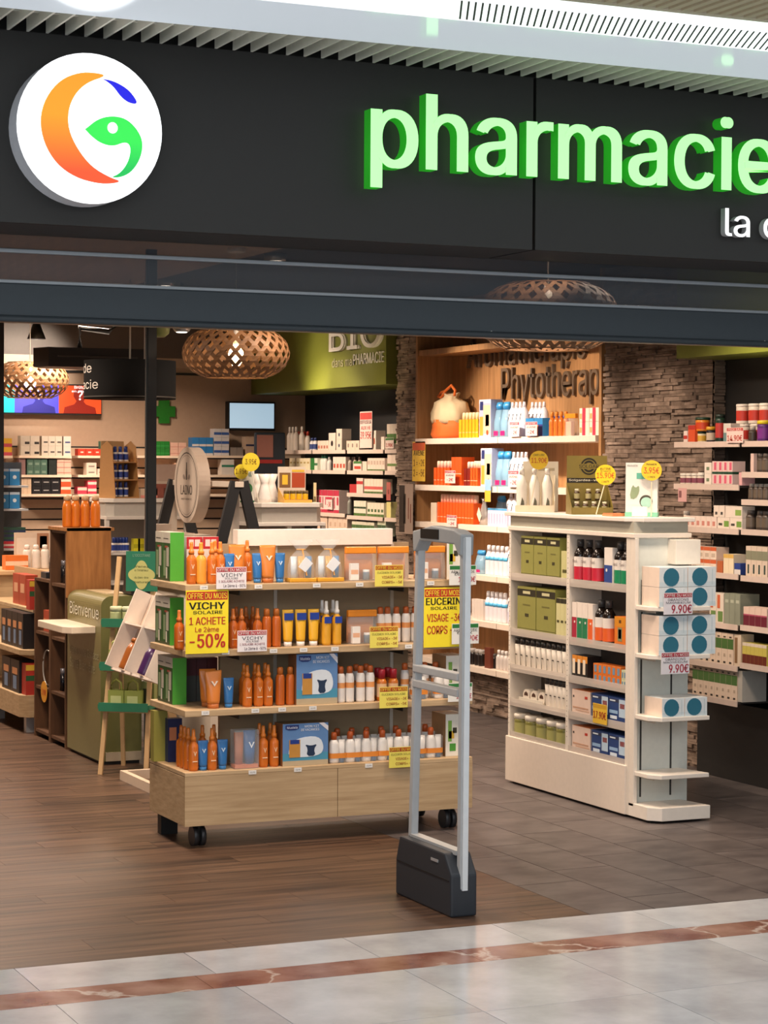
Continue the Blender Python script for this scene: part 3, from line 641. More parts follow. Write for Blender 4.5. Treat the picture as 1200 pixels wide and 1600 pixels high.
# ---- pendant lamps of woven strips
def pendant(loc, label, glow, s=1.0):
    t = thing('woven_pendant_lamp', label, 'pendant lamp', loc, group=None)
    Rr, Hh = .30*s, .135*s; n = 26; k = 12
    BAM = MATS.setdefault('bamboo', grain('bamboo_strip', '#6a4a30', '#8a6442', (20, 20, 40), .6, .05))
    mb = MB()
    def P(a, v, off=0):
        ph = -1.15+2.3*v; r = Rr*(math.cos(ph)**.62)+off; return (r*math.cos(a), r*math.sin(a), Hh*math.sin(ph)/math.sin(1.15))
    for sgn in (1, -1):
        for i in range(n):
            a0 = 2*PI*i/n; wv = .052
            for j in range(k):
                v0, v1 = j/k, (j+1)/k; o_ = .0012*sgn
                mb.quad([P(a0+sgn*1.0*v0-wv, v0, o_), P(a0+sgn*1.0*v0+wv, v0, o_), P(a0+sgn*1.0*v1+wv, v1, o_), P(a0+sgn*1.0*v1-wv, v1, o_)], BAM)
    o = link('woven_shade', mb.mesh('woven_shade', recalc=False), parent=t)
    for z in (-Hh, Hh): part('rim_ring', MB().tube([(Rr*(math.cos(1.15)**.62)*math.cos(2*PI*q/28), Rr*(math.cos(1.15)**.62)*math.sin(2*PI*q/28), z) for q in range(29)], .004, BAM, 6), t, False)
    part('bulb', MB().loft([(.012, .012, .05, E('#ffd9a0', glow)), (.04, .04, .01, E('#ffd9a0', glow)), (.045, .045, -.03, E('#ffd9a0', glow)), (.02, .02, -.07, E('#ffd9a0', glow))], 12), t, False)
    part('lamp_holder', MB().loft([(.018, .018, .05, WHITE), (.018, .018, .13, WHITE)], 10), t, False)
    part('cord', MB().tube([(0, 0, .13), (0, 0, 2.9-loc[2])], .003, M('#cfc8bc', .5), 6), t, False)
    part('ceiling_rose', MB().loft([(.05, .05, 2.875-loc[2], WHITE), (.05, .05, 2.9-loc[2], WHITE)], 14), t, False)
    point('pendant_bulb', (loc[0], loc[1], loc[2]-.02), 16, (1.0, .72, .42), .045)
pendant((4.27, .83, 2.318), 'woven bamboo pendant lamp hanging behind the shutter by the entrance', 10)
pendant((4.13, 4.19, 2.315), 'woven bamboo pendant lamp hanging in front of the olive canopy', 22)
q = atY(47, 594, 9.2); pendant((q.x, 9.2, q.z), 'woven bamboo pendant lamp hanging before the colourful screen', 25)

# ---- drum sign, back-wall screens, cross
q = atY(203, 594, 6.4); dz = q.z; DR = (atY(277, 594, 6.4).x-atY(129, 594, 6.4).x)/2*.93
ds = thing('drum_sign', 'black hanging drum sign with white lettering above the counter', 'sign', (q.x, 6.4, dz-.125))
DB = M('#121212', .9, 0, .15)
part('drum', MB().loft([(DR, DR, 0, DB), (DR*1.005, DR*1.005, .008, M('#3a352f', .5)), (DR, DR, .016, DB), (DR, DR, .25, DB)], 40), ds, False)
for k in range(2): part('hanging_rod', MB().tube([((-.0, .1)[k], 0, .25), ((-.0, .1)[k], 0, 2.9-dz+.125)], .006, M('#d8d2c6', .4), 6), ds, False)
def drum_text(s, a0, a1, z0, z1):
    me, a, b, c_, d = text_mesh(s, .0); me = me.copy()
    for v in me.vertices:
        an = math.radians(a0+(v.co.x-a)/(b-a)*(a1-a0)); v.co = Vector(((DR+.002)*math.sin(an), -(DR+.002)*math.cos(an), z0+(v.co.y-c_)/(d-c_)*(z1-z0)))
    me.materials.clear(); me.materials.append(M('#d9d4cc', .5)); link('lettering', me, parent=ds)
drum_text('de', -100, -72, .165, .225); drum_text('acie', -100, -60, .06, .12)
q = atY(145, 560, 8.2)
tr = thing('black_ceiling_bulkhead', 'black angular lighting bulkhead hanging behind the drum sign', 'bulkhead', (q.x, 8.2, q.z))
part('bulkhead_body', MB().hprism([(-.42, .1), (-.36, -.1), (.36, -.14), (.42, .1), (.3, .3), (-.3, .3)], -.07, .07, M('#1b1a19', .5)), tr, False)
part('bulkhead_slot', MB().box(-.3, .3, -.142, -.13, .0, .01, M('#3a3836', .5)), tr, False)
part('bulkhead_arm', MB().tube([(-.1, 0, .07), (-.1, 0, .22), (.12, 0, .2), (.2, 0, .26), (.2, 0, 2.9-q.z)], .022, M('#161514', .5), 8), tr, False)
BWY = 10.08
def bx(px, py=650): return atY(px, py, BWY).x
def bz(px, py): return atY(px, py, BWY).z
x0, x1 = bx(353), bx(426); z0, z1 = bz(390, 673), bz(390, 628)
tv = thing('wall_television', 'small black television with a plain pale blue picture on tan wall', 'television', ((x0+x1)/2, BWY, z0))
part('casing', B(x0, x1, 10.02, 10.1, z0, z1, BLACK), tv, bevel=.004); part('screen', B(x0+.012, x1-.012, 10.017, 10.02, z0+.02, z1-.014, E('#a9c4d6', .85)), tv)
x0, x1 = bx(-30), bx(156); z0, z1 = bz(80, 648), bz(80, 600)
ds2 = thing('advertising_screen', 'wide screen showing teal, violet and orange panels with question marks', 'screen', ((x0+x1)/2, BWY, z0))
part('casing', B(x0, x1, 10.03, 10.1, z0, z1, BLACK), ds2)
for a, b, c_ in ((-28, 20, '#14b3b0'), (20, 89, '#4a48c8'), (89, 155, '#d8471c')):
    part('picture_panel', B(bx(a), bx(b), 10.026, 10.03, z0+.012, z1-.012, E(c_, .8)), ds2)
for px, c_ in ((58, '#2c2a86'), (122, '#8c1f10')):
    xx = bx(px)-ds2.location.x; zz = z0-ds2.location.z+.012
    part('silhouette', MB().prism([(xx-.14, zz), (xx-.13, zz+.05), (xx-.05, zz+.075), (xx-.03, zz+.10), (xx-.055, zz+.14), (xx-.05, zz+.19), (xx, zz+.215), (xx+.05, zz+.19), (xx+.055, zz+.14), (xx+.03, zz+.10), (xx+.05, zz+.075), (xx+.13, zz+.05), (xx+.14, zz)], -.057, -.055, E(c_, .5)), ds2, False)
    text(ds2, '?', xx-.022, xx+.022, zz+.11, zz+.19, -.059, E('#f2f2f2', .9), .03)
xx = bx(123)-ds2.location.x
text(ds2, 'Brûlures', bx(113)-ds2.location.x, bx(138)-ds2.location.x, .215, .24, -.058, E('#ffffff', .8)); text(ds2, 'en urinant', bx(109)-ds2.location.x, bx(140)-ds2.location.x, .185, .205, -.058, E('#ffffff', .8))
q = atY(256, 643, 10.09); a = .045; b = .085
tag(link('green_cross', MB().prism([(-a, -b-.015), (a, -b-.015), (a, -.045), (b+.01, -.045), (b+.01, .045), (a, .045), (a, b+.015), (-a, b+.015), (-a, .045), (-b-.01, .045), (-b-.01, -.045), (-a, -.045)], -.02, .01, M('#1d7a1e', .5)).mesh('green_cross'), (q.x, 10.09, q.z)), 'dark green pharmacy cross fixed on the tan back wall', 'cross')
for px, py, nm in ((430, 400, 'recessed ceiling spotlight with chrome ring seen through shutter mesh'), (257, 440, 'chrome ringed ceiling spotlight above the drum sign'), ):
    q = atZ(px, py, 2.89); o = thing('ceiling_spotlight', nm, 'spotlight', (q.x, q.y, 2.86))
    part('chrome_ring', MB().loft([(.06, .06, 0, STEEL), (.065, .065, .02, STEEL), (.07, .07, .04, STEEL)], 18), o, False); part('lamp_face', MB().loft([(.042, .042, -.004, E('#fff0dc', 8)), (.042, .042, 0, E('#fff0dc', 8))], 14), o, False)
q = atY(284, 514, 6.5); o = thing('ceiling_spotlight', 'chrome adjustable spotlight next to a pale green pod', 'spotlight', (q.x, 6.5, q.z)); part('chrome_ring', MB().loft([(.045, .045, -.02, STEEL), (.06, .06, .0, STEEL), (.05, .05, .05, STEEL)], 16), o, False); part('lamp_face', MB().loft([(.035, .035, -.024, E('#fff6e8', 5)), (.035, .035, -.02, E('#fff6e8', 5))], 14), o, False); part('stem', MB().tube([(0, 0, .05), (0, 0, 2.9-q.z)], .01, DARK, 6), o, False)
q = atY(250, 514, 6.5); o = thing('green_ceiling_pod', 'pale green rounded pod hanging from the ceiling by a post', 'pod', (q.x, 6.5, q.z)); part('pod_body', MB().loft([(.03, .03, -.055, M('#9fae6a', .4)), (.06, .06, -.03, M('#9fae6a', .4)), (.07, .07, .03, M('#9fae6a', .4)), (.06, .06, .06, M('#9fae6a', .4))], 16), o, False); part('stem', MB().tube([(0, 0, .06), (0, 0, 2.9-q.z)], .012, DARK, 6), o, False)
q = atY(57, 518, 9.6); o = thing('track_spotlight', 'black cone spotlight washing the tan back wall', 'spotlight', (q.x, 9.6, q.z)); part('cone', MB().loft([(.075, .075, -.06, BLACK), (.05, .05, 0, BLACK), (.03, .03, .06, BLACK)], 16), o, False); part('stem', MB().tube([(0, 0, .06), (0, 0, 2.9-q.z)], .012, BLACK, 6), o, False)
spot('wall_washer', (q.x, 9.62, q.z-.07), (q.x, 10.1, q.z-.2), 45, (1.0, .93, .82), 95, .5, .03)

# ================================================================== goods on the pale-wood gondola
YF = 1.915; YB = 2.035
OR1, OR2, OR3 = '#d06f22', '#e8922a', '#c0601f'
sp_or = spray(.185, .0225, OR1, '#e07f2c', mark='#f2d9b8'); sp_ye = spray(.183, .025, '#eea13a', '#f0912c'); sp_dk = spray(.175, .0225, OR3, '#c9712f', mark='#e8c49a')
tb_bl = tubep(.132, .05, '#2f6fae', '#3b7fbd', 'blue_tube', mark='#cfe2f2'); tb_or = tubep(.168, .078, '#d98135', '#c9743a', 'orange_tube', mark='#f6ead8')
cn_or = can(.172, .021, OR3, '#c8702c'); cn_wh = can(.165, .021, '#e6e0da', '#c2622e', '#e39a5c')
mus_t = tubep(.165, .055, '#eab22c', '#ece8e2', 'yellow_tube', band='#eab22c'); 
def blue_badge(sp, w, z0, z1, y, col='#243f97'):
    name, me, parts = sp; return (name, me, parts + [('badge', MB().box(-w/2, w/2, y-.001, y, z0, z1, M(col, .4)).mesh('badge'))])
mus_t = blue_badge(mus_t, .045, .118, .15, -.0135); mus_s = blue_badge(spray(.2, .0215, '#dfa32d', '#f2efe9', 'yellow_spray_bottle'), .034, .10, .13, -.0222)
RS = lambda sp, z, pxs, py, l, g, y=YF, cat='bottle', jit=.06: row(sp, 'Y', y, z, pxs, py, l, cat, g, 0, jit)
# top shelf
RS(sp_or, Z1, [299, 331, 344], 900, 'orange sun spray bottle with pale mark on top gondola shelf', 'orange sprays on the top gondola shelf')
RS(sp_ye, Z1, [314], 900, 'yellow-orange sun oil bottle between orange sprays on top gondola shelf', None)
RS(sp_or, Z1, [336, 386], 880, 'orange sun spray in second row of top gondola shelf', 'orange sprays in the second row of the top shelf', YB+.03)
RS(tb_bl, Z1, [358, 402, 437], 900, 'blue after-sun tube standing on top gondola shelf', 'blue tubes on the top gondola shelf', cat='tube')
RS(tb_or, Z1, [418], 900, 'wide orange sun cream tube with white V between blue tubes', None, cat='tube'); RS(tb_or, Z1, [370], 890, 'wide orange sun cream tube behind the small offer card', None, YB-.03, 'tube')
# cellophane gift bags
FILM = clear('#f4f4f4', .16, .06, 'cellophane')
def gift_bag(loc, label, group):
    t = thing('cellophane_gift_bag', label, 'gift bag', (loc[0], loc[1], loc[2]+.0006), group=group)
    part('yellow_base', MB().box(-.065, .065, -.035, .035, 0, .018, M('#d8a02c', .4)), t, False, bevel=.004)
    part('cellophane', MB().loft([(.064, .034, .016, FILM), (.066, .04, .06, FILM), (.055, .034, .11, FILM), (.02, .014, .145, FILM), (.05, .03, .175, FILM), (.064, .02, .19, FILM)], 11, cap=False), t, False)
    part('ribbon', MB().tube([(.02*math.cos(a*PI/4), .015*math.sin(a*PI/4), .146) for a in range(9)], .003, M('#e2a24c', .3), 6).bar((0, -.02, .145), (.012, -.042, .03), .006, .002, M('#e2a24c', .3)), t, False)
    part('gift_card', MB().prism([(-.03, .07), (.004, .045), (.04, .085), (.006, .115)], -.046, -.044, M('#eceef0', .4)), t, False)
    for x, c in ((-.035, '#c9d6df'), (0, '#c79a4a'), (.036, '#5f8fc0')): part('wrapped_tube', MB().loft([(.014, .014, .018, M(c, .3)), (.015, .012, .06, M(c, .3)), (.016, .003, .115, M(c, .3))], 10, x, 0), t, False)
for i, px in enumerate((470, 513)): p = atY(px, 900, YF+.01); gift_bag((p.x, YF+.01, Z1), nth('clear cellophane gift bag with white card on yellow base', i, 2, 'the kiosk side'), 'cellophane gift bags on the top shelf')
def pouch(loc, label, w, h, group):
    t = thing('zip_pouch', label, 'pouch', (loc[0], loc[1], loc[2]+.0006), group=group)
    part('clear_body', MB().loft([(w/2, .03, 0, FILM), (w/2*1.02, .03, h*.35, FILM), (w/2, .014, h*.8, FILM)], 14, power=5, cap=False), t, False)
    part('orange_lining', MB().loft([(w/2*.96, .002, .004, M('#cf8446', .5)), (w/2*.96, .002, h*.8, M('#cf8446', .5))], 12, 0, .022, 6), t, False)
    part('orange_zip', MB().box(-w/2*1.03, w/2*1.03, -.012, .012, h*.8, h, M('#eb8f22', .45)), t, False, bevel=.004)
    part('white_carton', MB().box(-w*.4, -w*.12, -.024, -.006, .004, h*.52, M('#e9e5df', .4)).box(-w*.38, -w*.14, -.0245, -.024, h*.2, h*.33, M('#e0a06c', .4)), t, False)
    part('blue_vial', MB().loft([(.016, .016, .004, M('#6f8aa4', .3)), (.016, .016, .04, M('#d9dee2', .3)), (.016, .016, .05, M('#d9dee2', .3))], 10, w*.18, -.005), t, False)
for i, px in enumerate((563, 614, 671)): p = atY(px, 900, YF+.015); pouch((p.x, YF+.015, Z1), nth('clear zip pouch with orange top on top gondola shelf', i, 3, 'the gift bags'), .148, .155, 'zip pouches on the top shelf')
# second shelf
RS(sp_dk, Z2, [280, 364, 377, 402], 1000, 'amber orange sun spray bottle on second gondola shelf', 'amber sprays on the second gondola shelf')
RS(sp_dk, Z2, [369, 395, 384], 990, 'amber orange sun spray in back row of second gondola shelf', 'amber sprays in the back row of the second shelf', YB)
RS(cn_or, Z2, [416.5, 431.5], 1000, 'orange aerosol sun mist can on second gondola shelf', 'orange cans on the second gondola shelf', cat='can')
RS(mus_t, Z2, [449.5, 469.5, 489.5], 1000, 'yellow sun cream tube with blue badge and white cap', 'yellow tubes with blue badges', cat='tube', jit=.02)
RS(mus_s, Z2, [509.5, 526], 1000, 'yellow sun spray bottle with blue badge and white pump', 'yellow sprays with blue badges', jit=.02); RS(mus_s, Z2, [503, 520], 990, 'yellow sun spray bottle with white pump in the second row', 'yellow sprays in the second row', YB-.05, jit=.02)
p = atY(565, 1000, YF+.015); pouch((p.x, YF+.015, Z2), 'clear zip pouch with orange top on second gondola shelf', .14, .155, None)
RS(cn_wh, Z2, [594, 605, 619, 634, 648, 657], 1000, 'white sun spray can with orange cap on second gondola shelf', 'white cans with orange caps on the second shelf', YF+.04, 'can')
# third shelf
RS(tb_or, Z3, [333], 1100, 'wide orange sun cream tube standing on third gondola shelf', None, cat='tube'); RS(tb_or, Z3, [324], 1090, 'wide orange sun cream tube half hidden behind its twin', None, YB-.05, 'tube'); RS(tb_bl, Z3, [357], 1100, 'blue after-sun tube standing on third gondola shelf', None, cat='tube')
RS(sp_or, Z3, [386, 403.5, 418.5], 1100, 'orange sun spray bottle on third gondola shelf', 'orange sprays on the third gondola shelf'); RS(sp_or, Z3, [381, 398, 414], 1090, 'orange sun spray in back row of third gondola shelf', 'orange sprays in the back row of the third shelf', YB-.04)
RS(cn_or, Z3, [437.5, 453], 1100, 'orange aerosol sun mist can on third gondola shelf', 'orange cans on the third gondola shelf', cat='can')
RS(cn_wh, Z3, [532, 546, 563, 578], 1100, 'white sun spray can with orange cap beside blue kit box', 'white cans with orange caps on the third shelf', cat='can'); RS(cn_wh, Z3, [526, 556, 572], 1090, 'white sun spray can with orange cap in the back row', 'white cans in the back row of the third shelf', YB-.04, 'can')
amb = pot(.145, .024, '#b9671f', '#a31d2c', 'amber_bottle', band='#d9b48c', neck=.7, lf=.3)
RS(amb, Z3, [596, 614], 1100, 'amber bottle with a dark red cap on third gondola shelf', 'amber bottles with red caps'); RS(amb, Z3, [590, 606], 1090, 'amber bottle with dark red cap in the back row', 'amber bottles in the back row', YB-.05)
RS(cn_wh, Z3, [632, 663, 680], 1100, 'white sun lotion can with orange cap beyond the amber bottles', 'white cans beyond the amber bottles', YF+.05, 'can')
def twin_pack(loc, label, group):
    t = thing('twin_pack', label, 'bottle pack', (loc[0], loc[1], loc[2]+.0006), group=group)
    part('lotion_bottle', MB().loft([(.022, .018, 0, M('#e9e4dd', .3)), (.0235, .019, .012, M('#e9e4dd', .3)), (.0235, .019, .085, M('#e9e4dd', .3)), (.014, .014, .105, M('#e9e4dd', .3))], 14, -.016), t, False)
    part('orange_cap', MB().loft([(.014, .014, .105, M('#bf5a28', .35)), (.014, .014, .132, M('#bf5a28', .35)), (.010, .010, .14, M('#bf5a28', .35))], 12, -.016), t, False)
    part('small_tube', MB().loft([(.012, .012, 0, M('#2c6a9c', .35)), (.013, .013, .022, M('#e9e4dd', .3)), (.015, .012, .06, M('#e9e4dd', .3)), (.016, .003, .105, M('#e9e4dd', .3))], 12, .022), t, False)
    part('orange_sleeve', MB().loft([(.043, .0215, .022, M('#e08a36', .4)), (.043, .0215, .045, M('#e08a36', .4))], 16, power=4, cap=False), t, False)
    part('shrink_film', MB().loft([(.0425, .021, .002, FILM), (.0425, .021, .1, FILM)], 14, power=4, cap=False), t, False)
for i, px in enumerate((654, 690)): p = atY(px, 1100, YF); twin_pack((p.x, YF, Z3), nth('white lotion twin pack on the third gondola shelf', i, 2, 'the amber bottles'), 'twin packs on the third shelf')
for i, px in enumerate(span(514, 690, 7)): p = atY(px, 1195, YF); twin_pack((p.x, YF, Z4), nth('white lotion twin pack in front row of lowest gondola shelf', i, 7, 'the kit box'), 'twin packs on the lowest shelf')
for i, px in enumerate(span(520, 680, 7)): p = atY(px, 1180, YB); twin_pack((p.x, YB, Z4), nth('white lotion twin pack in back row of the lowest shelf', i, 7, 'the kit box'), 'twin packs in the back row of the lowest shelf')
# lowest shelf
RS(sp_or, Z4, [302, 331], 1200, 'orange sun spray bottle beside blue tube on lowest gondola shelf', 'orange sprays on the lowest shelf'); RS(tb_bl, Z4, [317, 347.5], 1200, 'blue after-sun tube standing on lowest gondola shelf', 'blue tubes on the lowest shelf', cat='tube')
for k, (yy, px) in enumerate(((1.965, 294), (2.015, 288), (2.065, 283))): RS(sp_or, Z4, [px], 1190, nth('orange sun spray in file along lowest shelf edge', k+1, 4, 'the entrance side'), None, yy)[0]['group'] = 'orange sprays in file'
RS(sp_or, Z4, [316, 334], 1180, 'orange sun spray bottle in back row of lowest gondola shelf', 'orange sprays in the back row of the lowest shelf', YB)
RS(sp_or, Z4, [411, 428], 1200, 'orange sun spray bottle next to clear duo pack', 'orange sprays by the duo pack'); RS(sp_or, Z4, [405, 422], 1190, 'orange sun spray bottle behind those by the duo pack', 'orange sprays behind the duo pack', YB-.03)
p = atY(382, 1195, YF); t = thing('duo_pack', 'clear boxed duo of orange and blue tubes on lowest shelf', 'gift box', (p.x, YF, Z4+.0006))
part('clear_box', MB().box(-.057, .057, -.03, .03, 0, .172, clear('#dfe6ea', .2, .05)), t, False); part('orange_tray', MB().box(-.055, .055, -.028, .028, .002, .018, M('#c9744a', .4)), t, False)
part('orange_tube', MB().loft([(.018, .018, .018, M('#b5693c', .35)), (.02, .016, .07, M('#b5693c', .35)), (.024, .002, .16, M('#b5693c', .35))], 12, -.028), t, False); part('blue_tube', MB().loft([(.02, .018, .018, M('#2a66a4', .35)), (.026, .016, .07, M('#2a66a4', .35)), (.03, .002, .168, M('#2a66a4', .35))], 12, .022), t, False)
part('print_mark', MB().prism([(.008, .118), (.014, .118), (.022, .1), (.03, .118), (.036, .118), (.022, .09)], -.0312, -.0302, M('#eef3f7', .4)), t, False)
def kit(px0, px1, z, h, label):
    a, b = atY(px0, 1100, YF-.03).x, atY(px1, 1100, YF-.03).x; w = b-a
    t = thing('kit_box', label, 'gift box', ((a+b)/2, YF+.02, z+.0006)); f = -.0505
    part('box_body', MB().box(-w/2, w/2, -.05, .05, 0, h, M('#5f86b8', .4), side=M('#8a5b38', .45), top=M('#7f6a4e', .45)).box(-w/2, w/2, -.0504, -.05, 0, h*.12, M('#b9a88a', .4)).box(-w/2, w/2, -.0504, -.05, h*.12, h*.3, M('#4b93b0', .4)), t, False)
    part('blue_badge', MB().prism([(-w*.44, h*.97), (-w*.44, h*.88), (-w*.37, h*.85), (-w*.22, h*.85), (-w*.15, h*.88), (-w*.15, h*.97)], f-.001, f, M('#1d2f6d', .4)), t, False)
    part('corner_ribbon', MB().prism([(w*.5, h*.80), (w*.5, h*.92), (w*.40, h), (w*.29, h)], f-.001, f, M('#e4e1e6', .4)), t, False)
    part('window', MB().prism(smooth_poly([(-w*.38, h*.2), (-w*.36, h*.45), (-w*.2, h*.66), (w*.3, h*.7), (w*.42, h*.4), (w*.3, h*.2)], 2), f-.001, f, M('#d9e2ea', .15)), t, False)
    part('tube_print', MB().box(-w*.36, -w*.12, f-.0018, f-.001, h*.2, h*.62, M('#c08a3e', .4)).box(-w*.34, -w*.14, f-.0022, f-.0018, h*.52, h*.62, M('#203a86', .4)), t, False)
    part('whale_print', MB().prism(smooth_poly([(w*.02, h*.22), (w*.05, h*.4), (-w*.02, h*.5), (w*.12, h*.46), (w*.26, h*.5), (w*.18, h*.38), (w*.22, h*.22)], 1), f-.0018, f-.001, M('#22344f', .4)), t, False)
    text(t, 'MON KIT', -w*.02, w*.3, h*.90, h*.955, f-.0012, M('#eef2f6', .4)); text(t, 'DE VACANCES', -w*.1, w*.3, h*.82, h*.875, f-.0012, M('#eef2f6', .4)); text(t, 'Mustela', -w*.41, -w*.18, h*.885, h*.94, f-.002, M('#dfe6f4', .4))
kit(463, 527, Z3, .228, 'blue holiday kit box with window on third gondola shelf'); kit(442, 513, Z4, .19, 'blue holiday kit box with whale on lowest gondola shelf')
# green slimming cartons on the end of the shelves, fronts to the side
for z, y0, n, sh, w_ in ((Z1, 2.14, .22, 'top', 'top shelf'), (Z2, 2.14, .215, 'second', 'second shelf'), (Z3, 2.10, .21, 'third', 'third shelf')):
    sp = carton(.104, .066, n, '#2f5a2c', [(.78, 1, '#ded6c4'), (0, .06, '#3a4a2c')], [(.12, .4, .1, .62, '#8fa57c'), (.5, .82, .3, .7, '#c9c2b0'), (.45, .62, .05, .28, '#e0d9c9'), (.3, .7, .68, .72, '#b04a3a'), (.1, .75, .86, .88, '#6a665c')], side='#4aa236', top='#d9d3c3', name='slimming_carton')
    for k in range(2): put(sp, (3.05+.045, y0+.052+k*.106, z), R90, nth(f'green and white slimming carton at the end of {sh} gondola shelf', k, 2, 'entrance side'), 'box', f'slimming cartons on the {w_}')
# red sun-cream cartons behind the panel, leafy cartons at the other end
crow('Y', 2.2, Z1, 291, 342, 2, 860, .2, .05, 'red and white carton printed 50+ seen past the gondola panel', 'red cartons behind the panel', body='#d8cfc8', bands=[(.72, 1, '#b5252c'), (0, .2, '#27407f')], patches=[(.15, .45, .78, .94, '#e8cfc8'), (.52, .85, .78, .94, '#e8cfc8')])
leaf = carton(.105, .15, .195, '#ece7da', [], [(.12, .3, .35, .85, '#7fae4a'), (.2, .5, .12, .3, '#4f9a3a'), (.15, .42, .42, .6, '#e3b63c'), (.35, .55, .55, .68, '#3e3a2a'), (.7, .78, .2, .28, '#333333')], [(.72, .6, .012, '#d0d3c4')], side='#a9835b', name='herbal_carton')
for z, nm in ((Z1, 'top'), (Z2, 'second'), (Z3, 'third'), (Z4, 'lowest')): put(leaf, (4.39, 1.99, z), 0, f'white herbal carton with green leaves at the end of the {nm} gondola shelf', 'box')
crow('Y', 2.19, Z3, 290, 340, 3, 1080, .2, .05, 'dark maroon carton at the back of the third gondola shelf', 'maroon cartons on the third shelf', body='#4a1c26', bands=[(0, .6, '#3a3f3c')])
crow('Y', 2.21, Z4, 262, 285, 1, 1150, .2, .05, 'navy carton with orange picture at the back of lowest shelf', body='#1f2a56', patches=[(.1, .6, .5, .8, '#c9825a')])
crow('Y', 2.25, Z4, 240, 262, 1, 1150, .235, .05, 'plain olive yellow carton at the back of lowest shelf', body='#8f8a3f')
# offer posters and shelf cards
RED, YEL = '#b9301f', '#f0dc2e'
def poster(px0, px1, py0, py1, Y, label, l):
    a = atY(px0, py1, Y); b = atY(px1, py0, Y); w = b.x-a.x; h = atY((px0+px1)/2, py0, Y).z-atY((px0+px1)/2, py1, Y).z; z = atY((px0+px1)/2, py1, Y).z
    return sheet('offer_poster', label, 'poster', ((a.x+b.x)/2, Y, z), 0, w, h, YEL, [('OFFRE DU MOIS', .04, .96, .865, .955, '#f4dd3a', .03)] + l, [(0.02, .98, .845, .975, RED)])
poster(290, 357, 922, 1021, GY0-.02, 'yellow offer poster reading -50% on the edge of oak gondola', [('VICHY', .07, .92, .70, .81, '#141410', .05), ('SOLAIRE', .17, .86, .625, .675, '#141410', .04), ('1 ACHETE', .08, .93, .455, .575, RED, .05), ('Le 2ème', .22, .78, .34, .42, RED, .03), ('-50%', .09, .93, .09, .31, RED, .06)])
poster(662, 722, 918, 1011, GY0-.02, 'yellow offer poster reading -3€ and -5€ behind the security gate', [('EUCERIN', .05, .97, .71, .83, '#141410', .05), ('SOLAIRE', .17, .87, .63, .68, '#141410', .04), ('VISAGE -3€', .08, .98, .43, .56, RED, .05), ('CORPS -5€', .08, .98, .22, .36, RED, .05)])
def card(px0, px1, py0, py1, plane, c, bg, head, label, lines, rz=None, group=None):
    f = atY if plane == 'Y' else atX; pm = (px0+px1)/2; m = f(pm, py1, c); w = (f(px0, py1, c)-f(px1, py1, c)); w = abs(w.x if plane == 'Y' else w.y); h = f(pm, py0, c).z-f(pm, py1, c).z
    return sheet('offer_card', label, 'price card', m, (0 if plane == 'Y' else R90) if rz is None else rz, w, h, bg, lines, [(0.02, .98, .78, .97, head)] if head else [], group)
VL = [('OFFRE DU MOIS', .04, .96, .81, .94, '#f0e8e4', .03), ('VICHY', .15, .88, .56, .72, '#3b3a45', .0), ('SOLAIRE', .28, .72, .44, .53, '#4a4a55', .0), ('1 SOLAIRE ACHETE', .08, .93, .30, .40, '#8c2a3a', .03), ('Le 2ème à -50%', .24, .97, .08, .22, '#5a4452', .02)]
card(338, 385, 886, 920, 'Y', GY0-.03, '#e9e4e6', '#b0303a', 'white offer card with red heading on top gondola shelf edge', VL); card(371, 417, 985, 1018, 'Y', GY0-.03, '#e9e4e6', '#b0303a', 'white offer card with red heading on second gondola shelf edge', VL)
EL = [('OFFRE DU MOIS', .04, .96, .81, .94, '#f4dd3a', .03), ('EUCERIN SOLAIRE', .08, .92, .60, .70, '#4c5a2a', .0), ('VISAGE= -3€', .24, .96, .37, .50, '#9c2a1e', .03), ('CORPS= -5€', .24, .96, .13, .26, '#9c2a1e', .03)]
for (a, b, c_, d, nm) in ((586, 630, 883, 916, 'under the pouches of the top'), (578, 622, 979, 1012, 'before the white cans of the second'), (593, 637, 1073, 1106, 'before the amber bottles of the third'), (608, 650, 1167, 1199, 'before the twin packs of the lowest')):
    card(a, b, c_, d, 'Y', GY0-.03, '#eadb62', '#a8361f', f'small yellow offer card {nm} gondola shelf', EL)
AL = [('ARKOFLUIDE', .06, .94, .60, .74, '#3a3a36', .0), ('DETOX', .2, .75, .48, .6, '#3a3a36', .0), ('12,90€', .34, .97, .1, .42, '#c0283a', .04)]
card(702, 744, 883, 914, 'Y', GY0-.03, '#ecebe4', '#2f7a3c', 'white detox price card with green heading on top gondola shelf', AL)
card(706, 748, 974, 1006, 'Y', GY0-.03, '#ecebe4', '#2f7a3c', 'white detox price card with green heading on second gondola shelf', AL); card(700, 738, 1067, 1096, 'Y', GY0-.03, '#ecebe4', '#2f7a3c', 'white detox price card with green heading on third gondola shelf', AL)

